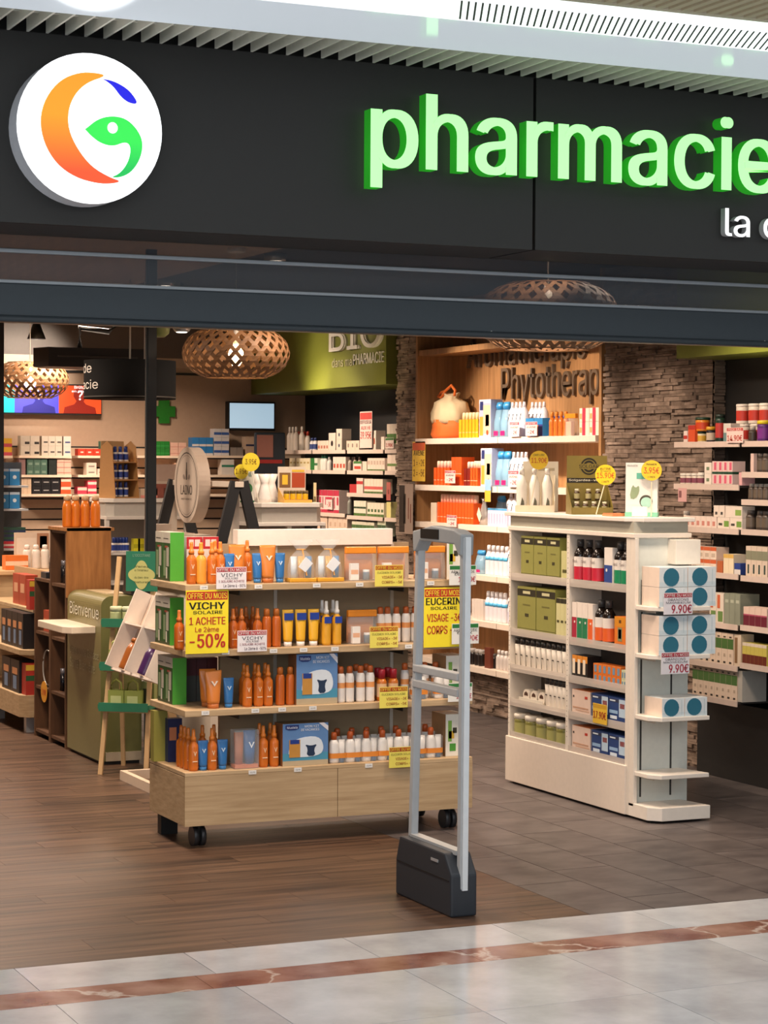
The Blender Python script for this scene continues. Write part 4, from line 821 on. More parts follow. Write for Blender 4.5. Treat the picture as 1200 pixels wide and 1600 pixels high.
# ================================================================== goods on the white gondola (fronts to -X)
WF = WX0+.03
OLV = '#8f8f4c'
def wc(z, a, b, n, h, label, group=None, d=.09, py=1000, levels=1, front=None, **kw): return crow('X', front or WX0+.012, z, a, b, n, py, h, d, label, group, levels=levels, **kw)
def wr(sp, z, pxs, label, group, cat='bottle', off=.035, py=1000): return row(sp, 'X', WX0+off, z, pxs, py, label, cat, group)
olk = dict(body=OLV, bands=[(.80, .95, '#2b2a1e'), (.1, .112, '#55532c')], patches=[(.3, .7, .85, .91, '#c9c69c'), (.42, .62, .36, .43, '#3c3a22'), (.3, .7, .6, .63, '#6f6d3a')], top='#a3a35c', name='soap_carton')
wc(U[0], 814, 875, 3, .225, 'olive soap carton with black band on upper white gondola shelf', 'olive cartons on the upper shelf', py=850, **olk); wc(U[0], 877, 888, 1, .16, 'pale olive small carton beside the olive cartons', body='#c9c68c', py=850, patches=[(.2, .8, .3, .4, '#55532c')])
wc(U[1], 808, 868, 2, .25, 'large olive soap carton on second white gondola shelf', 'large olive cartons', py=950, **olk)
wc(U[1], 869, 888, 3, .21, 'narrow cream and olive carton beside the large olive cartons', 'narrow cream cartons', py=950, body='#cfcb96', bands=[(.88, 1, '#2b2a1e')], patches=[(.2, .8, .4, .46, '#4a4828')])
wt = tubep(.165, .052, '#e8dfd0', '#2a2724', 'white_tube'); 
def flip_tube(h, w):
    b = M('#e9e0d2', .4); k = M('#2a2623', .4)
    return spec('cream_tube', MB().loft([(w*.48, .0015, 0, b), (w*.48, .006, h*.06, b), (w*.45, w*.25, h*.5, b), (w*.4, w*.36, h*.8, b)], 14).box(-w*.15, w*.15, -w*.31, -w*.25, h*.44, h*.47, k), [('cap', MB().loft([(w*.38, w*.36, h*.8, k), (w*.38, w*.36, h, k)], 14))])
ft = flip_tube(.16, .05)
wr(ft, U[2], span(806, 888, 10), 'white cream tube with black cap on third white gondola shelf', 'cream tubes on the third shelf', 'tube'); wr(ft, U[3], span(854, 888, 5), 'white cream tube with black cap beside tray of round packs', 'cream tubes on the fourth shelf', 'tube')
p = atX(826, 1090, WX0); tr_ = thing('cardboard_tray', 'white scalloped cardboard tray at the corner of white gondola', 'tray', (WX0+.045, p.y, U[3]+.0006), R90)
part('tray_base', MB().box(-.13, .13, -.03, .08, 0, .005, OFFW), tr_, False); part('tray_front', MB().box(-.13, .13, -.035, -.03, 0, .035, OFFW), tr_, False); part('tray_back', MB().prism([(-.13, 0), (.13, 0), (.13, .07), (.03, .075), (0, .115), (-.03, .075), (-.13, .07)], .08, .085, OFFW), tr_, False)
soap = spec('soap_pack', MB().prism([(.036*math.cos(2*PI*i/20), .036+.036*math.sin(2*PI*i/20)) for i in range(20)], -.02, .02, M('#e6dccd', .4)).prism([(-.022, .038), (.022, .038), (.018, .052), (0, .06), (-.018, .052)], -.0206, -.02, M('#4a2f24', .4)))
for i, dy in enumerate((-.085, 0, .085)): put(soap, (WX0+.05, p.y+dy, U[3]+.006), R90, nth('round white soap pack with brown mark in cardboard tray', i, 3, 'the entrance side'), 'soap', 'soap packs in the tray')
jr = pot(.125, .046, '#7c7a3e', '#e9e2d4', 'clay_jar', band='#a3a163', lf=.22)
wr(jr, U[4], [817, 834, 851.5, 868, 883], 'olive jar with white lid on the lowest white gondola shelf', 'olive jars on the lowest shelf', 'jar', .055, 1140)
def syrup(lab): return spec('dark_bottle', MB().loft([(.030, .03, 0, M('#1c1512', .2)), (.0325, .0325, .01, M('#1c1512', .2)), (.0328, .0328, .02, M(lab, .4)), (.0328, .0328, .085, M('#e9e1d8', .4)), (.0328, .0328, .135, M('#1c1512', .2)), (.0325, .0325, .15, M('#1c1512', .2)), (.014, .014, .185, M('#1c1512', .2))], 16), [('cap', MB().loft([(.018, .018, .185, M('#3a3a3c', .35)), (.018, .018, .222, M('#3a3a3c', .35))], 14))])
def labelled(sp, s): 
    me, a, b, c_, d = text_mesh(s, .0); me = me.copy()
    for v in me.vertices: v.co = Vector((-.022+(v.co.x-a)/(b-a)*.044, -.0335, .105+(v.co.y-c_)/(d-c_)*.016))
    me.materials.clear(); me.materials.append(M('#5a4a50', .5)); return (sp[0], sp[1], sp[2]+[('lettering', me)])
wr(labelled(syrup('#c62a40'), 'Dexsil'), U[0], [907, 921, 935], 'dark bottle with red label on upper white gondola shelf', 'red label bottles', off=.045, py=880)
wc(U[0], 944, 957, 1, .195, 'white and blue carton between red and green label bottles', py=880, d=.03, front=WX0+.012, body='#e9e1d8', bands=[(0, .55, '#2c4a90')], circle=[(.3, .42, .008, '#e9e1d8')])
wr(labelled(syrup('#1f8a5c'), 'Dexsil'), U[0], [970, 981], 'dark bottle with green label on upper white gondola shelf', 'green label bottles', off=.05, py=880)
for a, b, c_, nm in ((893.5, 901, '#a8203c', 'crimson'), (901.5, 918, '#1f7a50', 'green'), (918.5, 926, '#e2642c', 'orange')):
    wc(U[1], a, b, 2 if nm == 'green' else 1, .2, f'white and {nm} silicon carton on second white gondola shelf', 'green silicon cartons' if nm == 'green' else None, py=970, d=.03, body='#eadfd4', bands=[(0, .62, c_)], circle=[(.6, .5, .006, '#eadfd4')])
wr(syrup('#e2642c'), U[1], [940, 952], 'dark bottle with orange label on second white gondola shelf', 'orange label bottles', off=.05, py=970)
wc(U[1], 960, 978, 1, .155, 'orange counter display carton with window on second white gondola shelf', py=970, d=.1, body='#e07a28', bands=[(.68, 1, '#d88c22')], patches=[(.3, .68, .22, .66, '#8a8a62'), (.36, .62, .3, .6, '#b9a98c'), (.15, .85, .1, .14, '#6a3512'), (.4, .6, .8, .9, '#6a3f12')])
wc(U[2], 894, 918, 3, .125, 'black and orange carton on third white gondola shelf', 'black and orange cartons', py=1030, d=.08, body='#1d1a1a', bands=[(.72, 1, '#d9892c')], patches=[(.1, .6, .25, .85, '#ecdcc4')])
wc(U[2], 927, 970, 6, .05, 'small orange blue-windowed carton, third gondola shelf', 'small orange cartons', py=1050, d=.06, levels=2, body='#d9752c', patches=[(.25, .75, .15, .85, '#6f93ad')])
wc(U[2], 971, 978, 2, .045, 'small pale green blue-windowed carton, third gondola shelf', 'small pale green cartons', py=1050, d=.06, levels=2, body='#c9cfae', patches=[(.3, .75, .15, .75, '#5a83a5')])
pk = dict(body='#e6cdbd', patches=[(.05, .9, .30, .36, '#c49a80'), (.2, .95, .22, .26, '#d0a98e'), (.7, .85, .7, .8, '#c0392b'), (.05, .12, .7, .78, '#3a3432')], top='#d98348')
blu = dict(body='#1f3f78', bands=[(.82, .93, '#2b3550')], patches=[(.62, 1, .3, .95, '#b8cfe2'), (.68, .95, .62, .8, '#c0483c'), (.05, .55, .4, .52, '#8fb2d6'), (.1, .5, .2, .32, '#d5e2ee'), (.08, .4, .85, .9, '#d5e2ee')])
for z, py, nm in ((U[3], 1090, 'fourth'), (U[4], 1150, 'lowest')):
    wc(z, 893.5, 923, 1, .135, f'peach and white carton on the {nm} white gondola shelf', py=py, d=.1, **pk); wc(z, 924, 978, 2, .135, f'deep blue carton on the {nm} white gondola shelf', f'blue cartons on the {nm} shelf', py=py, d=.1, **blu)
card(926, 948, 1100, 1131, 'X', WX0-.006, '#e0b83a', '#c79a2a', 'yellow 17.90€ price card on the white gondola', [('17.90€', .05, .95, .25, .62, '#a8301f', .05)])
# teal-disc cartons on the end unit (fronts to -Y)
tc_ = dict(body='#dfe6e8', bands=[(.0, .25, '#cfdde2')], side='#f0dccb', name='ampoule_carton')
def teal(px0, px1, n, z, h, levels, label, group, front=1.66):
    a, b = atY(px0, 900, front).x, atY(px1, 900, front).x; w = (b-a)/n
    sp = carton(w*.98, .16, h*.985, circle=[(.42, .5, h*.46, '#2f6f86')], patches=[(.22, .62, .55, .60, '#a9c6cf'), (.2, .64, .44, .5, '#d3e2e6'), (.26, .58, .34, .38, '#a9c6cf'), (.86, .88, .1, .9, '#b9cbd2')], **tc_)
    for lv in range(levels):
        for i in range(n): put(sp, (a+w*(i+.5), front+.08, z+lv*h), 0, nth(label, i, n, 'the gondola') + ('' if levels == 1 else (', lower layer', ', upper layer')[lv]), 'box', group)
teal(1030, 1119, 2, EZ[1], .0945, 2, 'teal disc carton on the second end shelf', 'teal disc cartons on the second end shelf')
teal(1030, 1119, 2, EZ[0], .0945, 2, 'teal disc carton on the upper end shelf', 'teal disc cartons on the upper end shelf')
teal(1036, 1107, 2, EZ[2], .09, 1, 'teal disc carton on the third end shelf', 'teal disc cartons on the third end shelf')
GL_ = [('OFFRE DU MOIS', .04, .96, .81, .94, '#f0e8e4', .03), ('GRANIONS', .14, .86, .62, .74, '#3b3a45', .0), ('MAGNESIUM', .08, .92, .50, .59, '#4a4a55', .02), ('9.90€', .27, .97, .06, .44, '#a82038', .05)]
card(1037, 1082, 926, 960, 'Y', 1.645, '#e6e3e8', '#a82038', 'white 9.90€ offer card on the upper end shelf', GL_); card(1033, 1077, 1019, 1053, 'Y', 1.645, '#e6e3e8', '#a82038', 'white 9.90€ offer card on the second end shelf', GL_)

# ================================================================== on top of the white gondola
TZ = 1.4506
def facing(o, x, y): c, s = math.cos(o.rotation_euler[2]), math.sin(o.rotation_euler[2]); return (o.location.x+x*c-y*s, o.location.y+x*s+y*c)
p = atX(834, 800, 5.44)
cdx = thing('bottle_display', 'cream cardboard display with three white bottles on white gondola', 'counter display', (5.44, p.y, TZ), -.5)
part('tray', MB().box(-.10, .11, -.06, .06, 0, .006, M('#e6d8bc', .5)).box(-.10, .11, -.065, -.06, 0, .035, M('#e6d8bc', .5)), cdx, False)
part('back_card', MB().box(-.06, .13, .058, .063, 0, .27, M('#eadfc8', .5)).box(.02, .11, .0574, .058, .22, .235, M('#b7a98c', .5)), cdx, False)
part('side_card', MB().prism([(-.06, 0), (.06, 0), (.06, .2), (-.06, .06)], -.113, -.109, M('#e3d5b9', .5)), cdx, False).rotation_euler = (0, 0, PI/2)
wb = slim(.225, .030, '#ece6da', '#f0ebe2', 'white_bottle', neck=.42, cf=.86)
wb = (wb[0], wb[1], wb[2]+[('leaf_mark', MB().prism([(-.008, .02), (.014, .02), (.012, .05), (.002, .07), (-.004, .04)], -.0315, -.029, M('#5c5a48', .5)).mesh('leaf_mark'))])
for i, dx in enumerate((.071, .003, -.065)): x_, y_ = facing(cdx, dx, -.01); put(wb, (x_, y_, TZ+.0065), -.5, nth('tall white bottle with leaf mark in cream display', i, 3, 'the olive display'), 'bottle', 'white bottles in the cream display')
p = atX(920, 800, 5.46)
so = thing('pill_display', 'olive gold counter display with black ring emblem and brown bottles', 'counter display', (5.46, p.y, TZ), -.32); SG = M('#77682c', .4)
part('base_tray', MB().box(-.105, .105, -.09, .06, 0, .006, SG).box(-.105, .105, -.095, -.09, 0, .036, SG), so, False)
part('stepped_shelf', MB().box(-.10, .10, -.03, .055, .006, .07, M('#5c5222', .4)), so, False)
part('header_card', MB().box(-.105, .105, .056, .062, 0, .30, SG).box(-.105, .105, .0555, .056, .16, .185, M('#1b1812', .4)), so, False)
for sx_ in (-.108, .105): part('side_card', MB().prism([(-.09, 0), (.06, 0), (.06, .16), (-.09, .036)], sx_, sx_+.003, SG), so, False).rotation_euler = (0, 0, PI/2)
def ring(r0, r1, cx, cz, y, m):
    mb = MB(); n = 28
    for i in range(n):
        a, b = 2*PI*i/n, 2*PI*(i+1)/n; mb.quad([(cx+r0*math.cos(a), y, cz+r0*math.sin(a)), (cx+r1*math.cos(a), y, cz+r1*math.sin(a)), (cx+r1*math.cos(b), y, cz+r1*math.sin(b)), (cx+r0*math.cos(b), y, cz+r0*math.sin(b))], m)
    return mb
part('emblem_ring', ring(.036, .044, .01, .245, .0548, M('#1b1812', .4)), so, False); part('emblem_ring', ring(.02, .03, .01, .245, .0548, M('#1b1812', .4)), so, False)
part('emblem_bar', MB().box(-.045, .065, .0543, .0548, .232, .258, SG), so, False)
text(so, 'SOLGAR', -.042, .062, .236, .254, .0538, M('#1b1812', .4), .02); text(so, 'Solgardea-vit', -.095, .06, .166, .18, .0548, M('#d8d2bc', .4), .02)
pb = pot(.058, .0155, '#3b2413', '#c9c0a4', 'pill_bottle', band='#a39a6e', neck=.75, lf=.22)
for dx, dy, dz in [(x, -.06, .0066) for x in (-.075, -.03, .015, .07)] + [(x, .015, .0706) for x in (-.06, 0, .05)]:
    x_, y_ = facing(so, dx, dy); put(pb, (x_, y_, TZ+dz), -.32, 'small brown pill bottle in the olive gold display', 'bottle', 'pill bottles in the olive display')
def tag_sign(px, py, r, Y, lines, label, stick=None, rz=-.42):
    p = atY(px, py, Y); o = thing('round_price_sign', label, 'price sign', (p.x, Y, p.z-r), rz)
    part('disc', MB().prism([(r*math.cos(2*PI*i/28), r+r*math.sin(2*PI*i/28)) for i in range(28)], -.001, .001, M('#f0c81e', .4)), o, False)
    for s, x0, x1, z0, z1, c_ in lines: text(o, s, x0*r, x1*r, r+z0*r, r+z1*r, -.002, M(c_, .5), .02)
    if stick is not None: part('stick', MB().bar((0, .004, .02), (stick, .006, -(p.z-r-TZ-.003)), .005, .003, M('#e0d3b4', .5)), o, False)
    return o
PR = '#cc3a1c'
ys = atX(834, 800, 5.44).y
tag_sign(842, 719, .050, ys-.11, [('11.90€', -.8, .85, -.3, .25, PR), ('LIMIFLUIDE', -.6, .6, .45, .65, '#3a3010')], 'round yellow 11.90€ price sign over the cream display', -.05)
tag_sign(946, 742, .052, p.y-.17, [('15.90€', -.85, .85, -.32, .22, PR), ('RUTINE', -.5, .5, .5, .7, '#3a3010'), ('50 TABLETS', -.5, .5, .3, .42, '#3a3010'), ("L'UNITE", -.35, .35, -.75, -.58, '#3a3010')], 'round yellow 15.90€ price sign over the olive display', -.045)
p = atX(1003, 800, 5.46)
pc = thing('herbal_display_carton', 'white herbal carton with sprig picture on mint green base', 'counter display', (5.46, p.y, TZ), -.62)
part('mint_base', MB().box(-.08, .08, -.045, .055, 0, .022, M('#7fc4a4', .4)).box(-.045, .03, -.047, -.045, .002, .05, M('#ece8e0', .4)), pc, False)
part('carton_body', MB().box(-.078, .078, -.035, .045, .022, .265, M('#eae6dd', .45)).box(-.025, .04, -.0356, -.035, .185, .215, M('#5fb09a', .45)), pc, False)
part('sprig_print', MB().prism(smooth_poly([(-.06, .09), (-.045, .16), (-.03, .14), (-.012, .155), (-.01, .12), (-.03, .085)], 1), -.0362, -.0356, M('#8fa07a', .5)).prism([(.022+.032*math.cos(i*PI/9), .075+.032*math.sin(i*PI/9)) for i in range(18)], -.0366, -.0356, M('#4a4636', .5)).prism([(.024+.028*math.cos(i*PI/9), .07+.026*math.sin(i*PI/9)) for i in range(18)], -.037, -.0366, M('#a9d5c2', .5)), pc, False)
text(pc, 'PRANAROM', -.07, -.02, .245, .255, -.0358, M('#8a8a80', .5))
tag_sign(1018, 735, .050, p.y-.09, [('3.95€', -.75, .75, -.3, .3, PR), ('PRANAROM', -.5, .5, .5, .68, '#3a3010'), ("L'UNITE", -.35, .35, -.72, -.55, '#3a3010')], 'round yellow 3.95€ price sign on the herbal carton', .0, -.62)
p = atX(957, 806, 5.36); tag(link('leaflet', MB().box(-.05, .05, -.04, .04, 0, .008, M('#d98a5c', .5)).box(-.045, .052, -.038, .042, .008, .014, M('#c97a4e', .5)).mesh('leaflet'), (5.37, p.y, TZ+.0006), R90), 'small orange leaflets lying beside the olive display', 'leaflet')

# ================================================================== goods in the wooden niche (fronts to -X)
NF = NX-.01
def nr(sp, k, pxs, label, group, cat='bottle', off=.05, py=760): return row(sp, 'X', NF+off, NZ[k], [x+(7 if sp[0] == 'boxed_bottle' else 0) for x in pxs], py, label, cat, group)
def ncr(k, a, b, n, h, label, group=None, d=.1, py=760, front=None, **kw): return crow('X', front or NF+.01, NZ[k], a, b, n, py, h, d, label, group, **kw)
p = atX(700, 680, NF+.12); bag = thing('drawstring_bag', 'cream cotton drawstring bag with orange base and orange cord', 'bag', (NF+.14, p.y, NZ[0]+.0006), R90)
def crumple(mb, n, k):
    mb.v = [(x*(1+k*math.sin(n*math.atan2(y, x)+z*22)), y*(1+k*math.sin(n*math.atan2(y, x)+z*22)), z*(1+.04*math.sin(3*math.atan2(y, x)))) for x, y, z in mb.v]; return mb
CRM, OGE = M('#dcc8a2', .8), M('#e0702a', .7)
part('orange_bottom', crumple(MB().loft([(.15, .11, 0, OGE), (.18, .125, .03, OGE), (.165, .115, .08, OGE), (.17, .12, .13, OGE)], 26), 5, .06), bag, False)
part('cotton_top', crumple(MB().loft([(.165, .118, .11, CRM), (.19, .125, .14, CRM), (.185, .12, .19, CRM), (.15, .11, .25, CRM), (.06, .05, .285, CRM), (.09, .06, .315, CRM)], 30), 9, .07), bag, False)
part('orange_cord', MB().tube([(-.10, -.05, .30), (-.03, -.06, .29), (.02, -.05, .34), (.09, -.04, .375), (.13, -.03, .34), (.12, -.03, .30)], .010, OGE, 8).tube([(-.10, -.05, .30), (-.05, -.05, .33), (.02, -.05, .34)], .009, OGE, 8), bag, False)
def capbottle(w, d, h, body, cap, name='boxed_bottle'):
    return spec(name, MB().box(-w/2, w/2, -d/2, d/2, 0, h*.72, M(body, .4)).box(-w/2+.003, w/2-.003, -d/2-.0005, -d/2, h*.2, h*.22, M('#f0c9a8', .4)), [('pale_cap', MB().loft([(w*.4, w*.4, h*.72, M(cap, .4)), (w*.4, w*.4, h*.95, M(cap, .4)), (w*.3, w*.3, h, M(cap, .4))], 10))])
nr(capbottle(.042, .07, .175, '#f0b41c', '#f3e2b4'), 0, span(716, 747, 6), 'yellow bottle with pale cap beside drawstring bag', 'yellow bottles in the niche')
nr(capbottle(.042, .07, .17, '#ea5a1a', '#f2d6c0'), 1, span(677, 703, 5), 'orange bottle with pale cap on second niche shelf', 'orange bottles on the second niche shelf')
ncr(1, 705, 721, 3, .20, 'tall orange carton among orange bottles on second niche shelf', 'tall orange cartons', body='#ea5a1a', bands=[(.4, .42, '#f2d6c0')], top='#f08a4c')
nr(capbottle(.042, .07, .165, '#7a1a12', '#f0d8c8'), 1, span(724.5, 734.5, 2), 'dark red bottle with pale cap on second niche shelf', 'dark red bottles')
nr(capbottle(.042, .07, .17, '#ea5a1a', '#f2d6c0'), 1, span(735, 746, 3), 'orange bottle with pale cap beside the dark red bottles', 'orange bottles by the dark red ones')
nr(capbottle(.042, .07, .20, '#ea5a1a', '#f2d6c0'), 2, span(683, 740, 12), 'orange bottle with pale cap on third niche shelf', 'orange bottles on the third niche shelf', py=800)
ncr(2, 673, 682, 1, .14, 'small cream carton at the end of third niche shelf', body='#dfcdb6', py=800)
babyk = dict(body='#b9bcd6', bands=[(.9, 1, '#dcdcea')], patches=[(.08, .35, .72, .95, '#23306c'), (.35, .95, .1, .85, '#e9c9a8'), (.05, .35, .05, .55, '#e0a43c'), (.55, .85, .3, .6, '#8fb4d6')], circle=[(.72, .13, .018, '#d8502c')])
for k, a, b in ((0, 748, 767), (1, 751, 769)): ncr(k, a, b, 1, .26, f'lilac carton with window and orange disc on {("top","second")[k]} niche shelf', None, d=.09, py=700, **babyk)
def blue_bag(w=.10, h=.235):
    b = clear('#9fd0ee', .55, .1); return spec('blue_pouch', MB().loft([(w*.5, .035, 0, b), (w*.52, .035, h*.4, b), (w*.45, .02, h*.78, b)], 14, power=4), [('blue_tie', MB().loft([(w*.46, .02, h*.78, M('#2f86c4', .3)), (w*.4, .03, h*.88, M('#3c9ad6', .3)), (w*.5, .012, h, M('#2f86c4', .3))], 12)), ('pink_patch', MB().box(-w*.35, w*.35, -.0365, -.0355, .01, h*.18, M('#c2186a', .4)))])
for k, a, b in ((0, 778, 799), (1, 781, 801)): nr(blue_bag(.085), k, span(a-1.5, b-1.5, 2), f'clear blue pouch with pink patch on {("top","second")[k]} niche shelf', f'blue pouches on the {("top","second")[k]} niche shelf', 'pouch', .06, 700)
def vbottle(h=.23, r=.03):
    w_, l_ = M('#efeaf0', .35), M('#cfd0e6', .35); return spec('white_bottle', MB().loft([(r*.95, r*.95, 0, l_), (r, r, h*.1, l_), (r, r, h*.35, w_), (r, r, h*.7, w_), (r*.35, r*.35, h*.85, w_)], 12).prism([(-.012, h*.45), (-.006, h*.45), (.012, h*.66), (.006, h*.66)], -r-.001, -r+.003, M('#2c2c34', .5)), [('cap', MB().loft([(r*.4, r*.4, h*.85, w_), (r*.3, r*.3, h, w_)], 10))])
vb = vbottle()
for k, a, b, n, py in ((0, 798, 822, 4, 660), (1, 800, 825, 4, 740), (2, 795, 824, 4, 800)): nr(vb, k, span(a, b, n), f'white bottle with slanting mark on {("top","second","third")[k]} niche shelf', f'white bottles on the {("top","second","third")[k]} niche shelf', py=py)
nr(vb, 0, span(829, 853, 4), 'white bottle behind the small blue cartons on top niche shelf', 'white bottles behind the blue cartons', off=.16, py=660)
ncr(0, 821, 848, 2, .12, 'blue header card set of orange and blue bottles on top niche shelf', 'blue header sets', py=660, body='#2f86c4', bands=[(0, .65, '#3a3f86')], patches=[(.2, .5, 0, .62, '#d9772c')])
nr(slim(.155, .02, '#d9772c', '#e88b34', neck=.5), 0, span(859, 888, 4), 'slim orange bottle on top niche shelf', 'slim orange bottles in the niche', py=660); nr(slim(.13, .018, '#3f5aa8', '#4a68b8', neck=.6), 0, [866, 874, 882], 'slim blue bottle on top niche shelf', 'slim blue bottles in the niche', py=660, off=.09)
p = atX(893, 660, NF+.05); pz = thing('zip_pouch', 'clear pouch with orange zip on top niche shelf', 'pouch', (NF+.05, p.y, NZ[0]+.0006), R90); part('clear_body', MB().loft([(.06, .03, 0, FILM), (.06, .02, .11, FILM)], 12, power=4, cap=False), pz, False); part('orange_zip', MB().box(-.065, .065, -.012, .012, .11, .14, M('#eb8f22', .4)), pz, False, bevel=.004); part('peach_carton', MB().box(-.045, .02, -.015, .01, .002, .09, M('#e0b090', .4)), pz, False)
ncr(0, 905, 937, 2, .085, 'white and crimson carton stacked at the end of top niche shelf', 'white and crimson cartons', py=660, levels=2, body='#eedccc', patches=[(.3, .62, 0, 1, '#c43a52'), (.05, .25, .2, .6, '#d9a86c')])
p = atX(795, 828, NF+.05)
nr(blue_bag(.1, .2), 2, [784], 'clear blue pouch standing behind boxed vials on third niche shelf', None, 'pouch', .13, 800)
ncr(2, 762, 792, 7, .12, 'pale lilac vial carton under blue band on third niche shelf', 'vial cartons on the third niche shelf', py=800, d=.03, body='#d6cfe2', bands=[(.88, 1, '#4f9fd0')], patches=[(.3, .7, .1, .7, '#b9b0d0')])
nr(slim(.09, .02, '#e0782c', '#e88b34', neck=.6), 2, [825, 829], 'short orange bottle beside white bottles on third niche shelf', 'short orange bottles', py=800)
gp = thing('gift_packet', 'silver gift packet with white card on third niche shelf', 'gift bag', (NF+.06, atX(757, 800, NF+.06).y, NZ[2]+.0006), R90); part('packet', MB().loft([(.05, .03, 0, M('#b9b4b0', .25, .5)), (.055, .03, .08, M('#b9b4b0', .25, .5)), (.02, .012, .15, M('#c9c4c0', .25, .5)), (.04, .02, .18, M('#c9c4c0', .25, .5))], 9), gp, False); part('gift_card', MB().prism([(-.05, .07), (-.01, .02), (.02, .06), (-.02, .12)], -.034, -.032, M('#e9d9c4', .4)), gp, False)
ww = slim(.2, .026, '#e9e4ea', '#f2eef0', 'water_spray', band='#e2dfe6', neck=.5, cf=.8)
ww = (ww[0], ww[1], ww[2]+[('blue_band', MB().loft([(.0265, .0265, .10, M('#58b8e6', .35)), (.0262, .0262, .125, M('#58b8e6', .35))], 12).mesh('blue_band'))])
for k, a, b, py in ((3, 761, 796, 870), (4, 760, 793, 960)): nr(ww, k, span(a, b, 5), f'white water spray with sky blue band on {("fourth","fifth")[k-3]} niche shelf', f'blue band sprays on the {("fourth","fifth")[k-3]} niche shelf', py=py); nr(vb, k, [800], f'white bottle with slanting mark beside blue band sprays on {("fourth","fifth")[k-3]} niche shelf', None, py=py)
gp2 = nr(blue_bag(.11, .16), 3, [753], 'clear blue gift pouch at the end of fourth niche shelf', None, 'pouch', .06, 870)
ncr(4, 737, 755, 4, .14, 'plain white carton on fifth niche shelf', 'white cartons on the fifth niche shelf', py=950, d=.04, body='#dfd2c8')
nr(pot(.11, .025, '#1c1412', '#b9b4b0', 'dark_jar', neck=.9), 5, [739, 747, 753], 'dark bottle with silver cap on lowest niche shelf', 'dark bottles on the lowest niche shelf', py=1030); ncr(5, 757, 766, 1, .14, 'russet carton between dark and clear bottles on lowest niche shelf', d=.03, body='#6a2f1e', py=1030)
nr(slim(.13, .022, '#cfc6c0', '#e9e4e0', neck=.5), 5, span(777, 800, 4), 'clear bottle with white cap on lowest niche shelf', 'clear bottles on the lowest niche shelf', py=1030); nr(pot(.1, .02, '#1c1412', '#55504c', 'dark_jar'), 5, [773], 'dark small bottle before the clear bottles on lowest niche shelf', None, py=1030)
NL = [('OFFRE', .1, .9, .8, .93, '#f0e0e0'), ('AVENE', .1, .9, .55, .68, '#5a4a4a'), ('-2€', .2, .8, .15, .4, '#b02040', .03)]
for (a, b, c_, d_, nm) in ((796, 811, 659, 682, 'before white bottles of the top niche shelf'), (821, 839, 659, 681, 'before blue sets of the top niche shelf'), (794, 810, 735, 761, 'before white bottles of the second niche shelf'), (817, 834, 736, 760, 'at the end of the second niche shelf'), (695, 711, 735, 755, 'before orange bottles of the second niche shelf'), (698, 713, 805, 823, 'before orange bottles of the third niche shelf')):
    card(a, b, c_, d_, 'X', NX-.045, '#ecd9d2', '#b5304a', f'small white offer card {nm}', NL)
pp = atX(762, 776, NX-.045); sheet('hanging_leaflet', 'yellow and sky blue leaflet hanging from second niche shelf', 'leaflet', (NX-.045, pp.y, atX(762, 784, NX-.045).z), R90, .085, .15, '#8fb8d6', [], [(0, 1, 0, .5, '#e2b23c')])
card(644, 664, 690, 752, 'X', 6.50, '#dcb43a', '#c9542a', 'yellow offer poster with red heading on stone pier beyond niche', [('AVENE', .1, .95, .65, .78, '#2a2414', .03), ('1 = -2€', .1, .95, .38, .55, '#6a3a14', .03), ('2 = -5€', .1, .95, .12, .3, '#6a3a14', .03)])

# ================================================================== goods on the dark shelving under the olive canopy
def bc(z, a, b, n, h, label, group=None, d=.08, py=760, levels=1, **kw): return crow('X', FX+.01, z, a, b, n, py, h, d, label, group, levels=levels, **kw)
def br(sp, z, pxs, label, group, cat='bottle', off=.05, py=760): return row(sp, 'X', FX+off, z, pxs, py, label, cat, group)
PALE = '#e6d3c0'
br(slim(.2, .026, '#eadccb', '#f0e6da', neck=.4), 1.808, [453, 458, 463, 472], 'tall white bottle on top dark shelf', 'tall white bottles on the top dark shelf', py=690); br(slim(.16, .024, '#e9dccd', '#b0402c', neck=.5), 1.808, [467, 475, 481], 'white bottle with red cap on top dark shelf', 'white bottles with red caps', py=690, off=.09)
br(slim(.105, .022, '#d9d3d0', '#2c3a6c', neck=.5, band='#3a4a80'), 1.808, [488, 493], 'short bottle with navy label on top dark shelf', 'navy label bottles', py=690)
bc(1.808, 496, 513, 4, .08, 'small cream carton on top dark shelf', 'small cream cartons on the top dark shelf', body=PALE, patches=[(.2, .8, .2, .5, '#b8705a')]); bc(1.808, 513, 524, 1, .14, 'cream carton with dark emblem on top dark shelf', body='#e4d3c2', circle=[(.5, .4, .022, '#2c2826')]); bc(1.808, 525, 534, 1, .085, 'square cream carton stacked two high on top dark shelf', 'square cream cartons', levels=2, body='#dccab8', circle=[(.5, .45, .014, '#3a4656')])
bc(1.808, 541, 561, 3, .075, 'beige carton beside the price placard', 'beige cartons on the top dark shelf', body='#dfc9b4', patches=[(.3, .6, .3, .7, '#8a7a6c')])
card(562, 581, 643, 700, 'X', FX-.004, '#ecd0c4', '#c24a44', 'tall pink price placard standing on top dark shelf', [('DIFFUSEUR', .05, .95, .66, .76, '#4a3a3a', .03), ('AUX HE', .1, .9, .5, .6, '#b03a3a', .03), ('39.95€', .05, .95, .25, .45, '#b83a30', .04)])
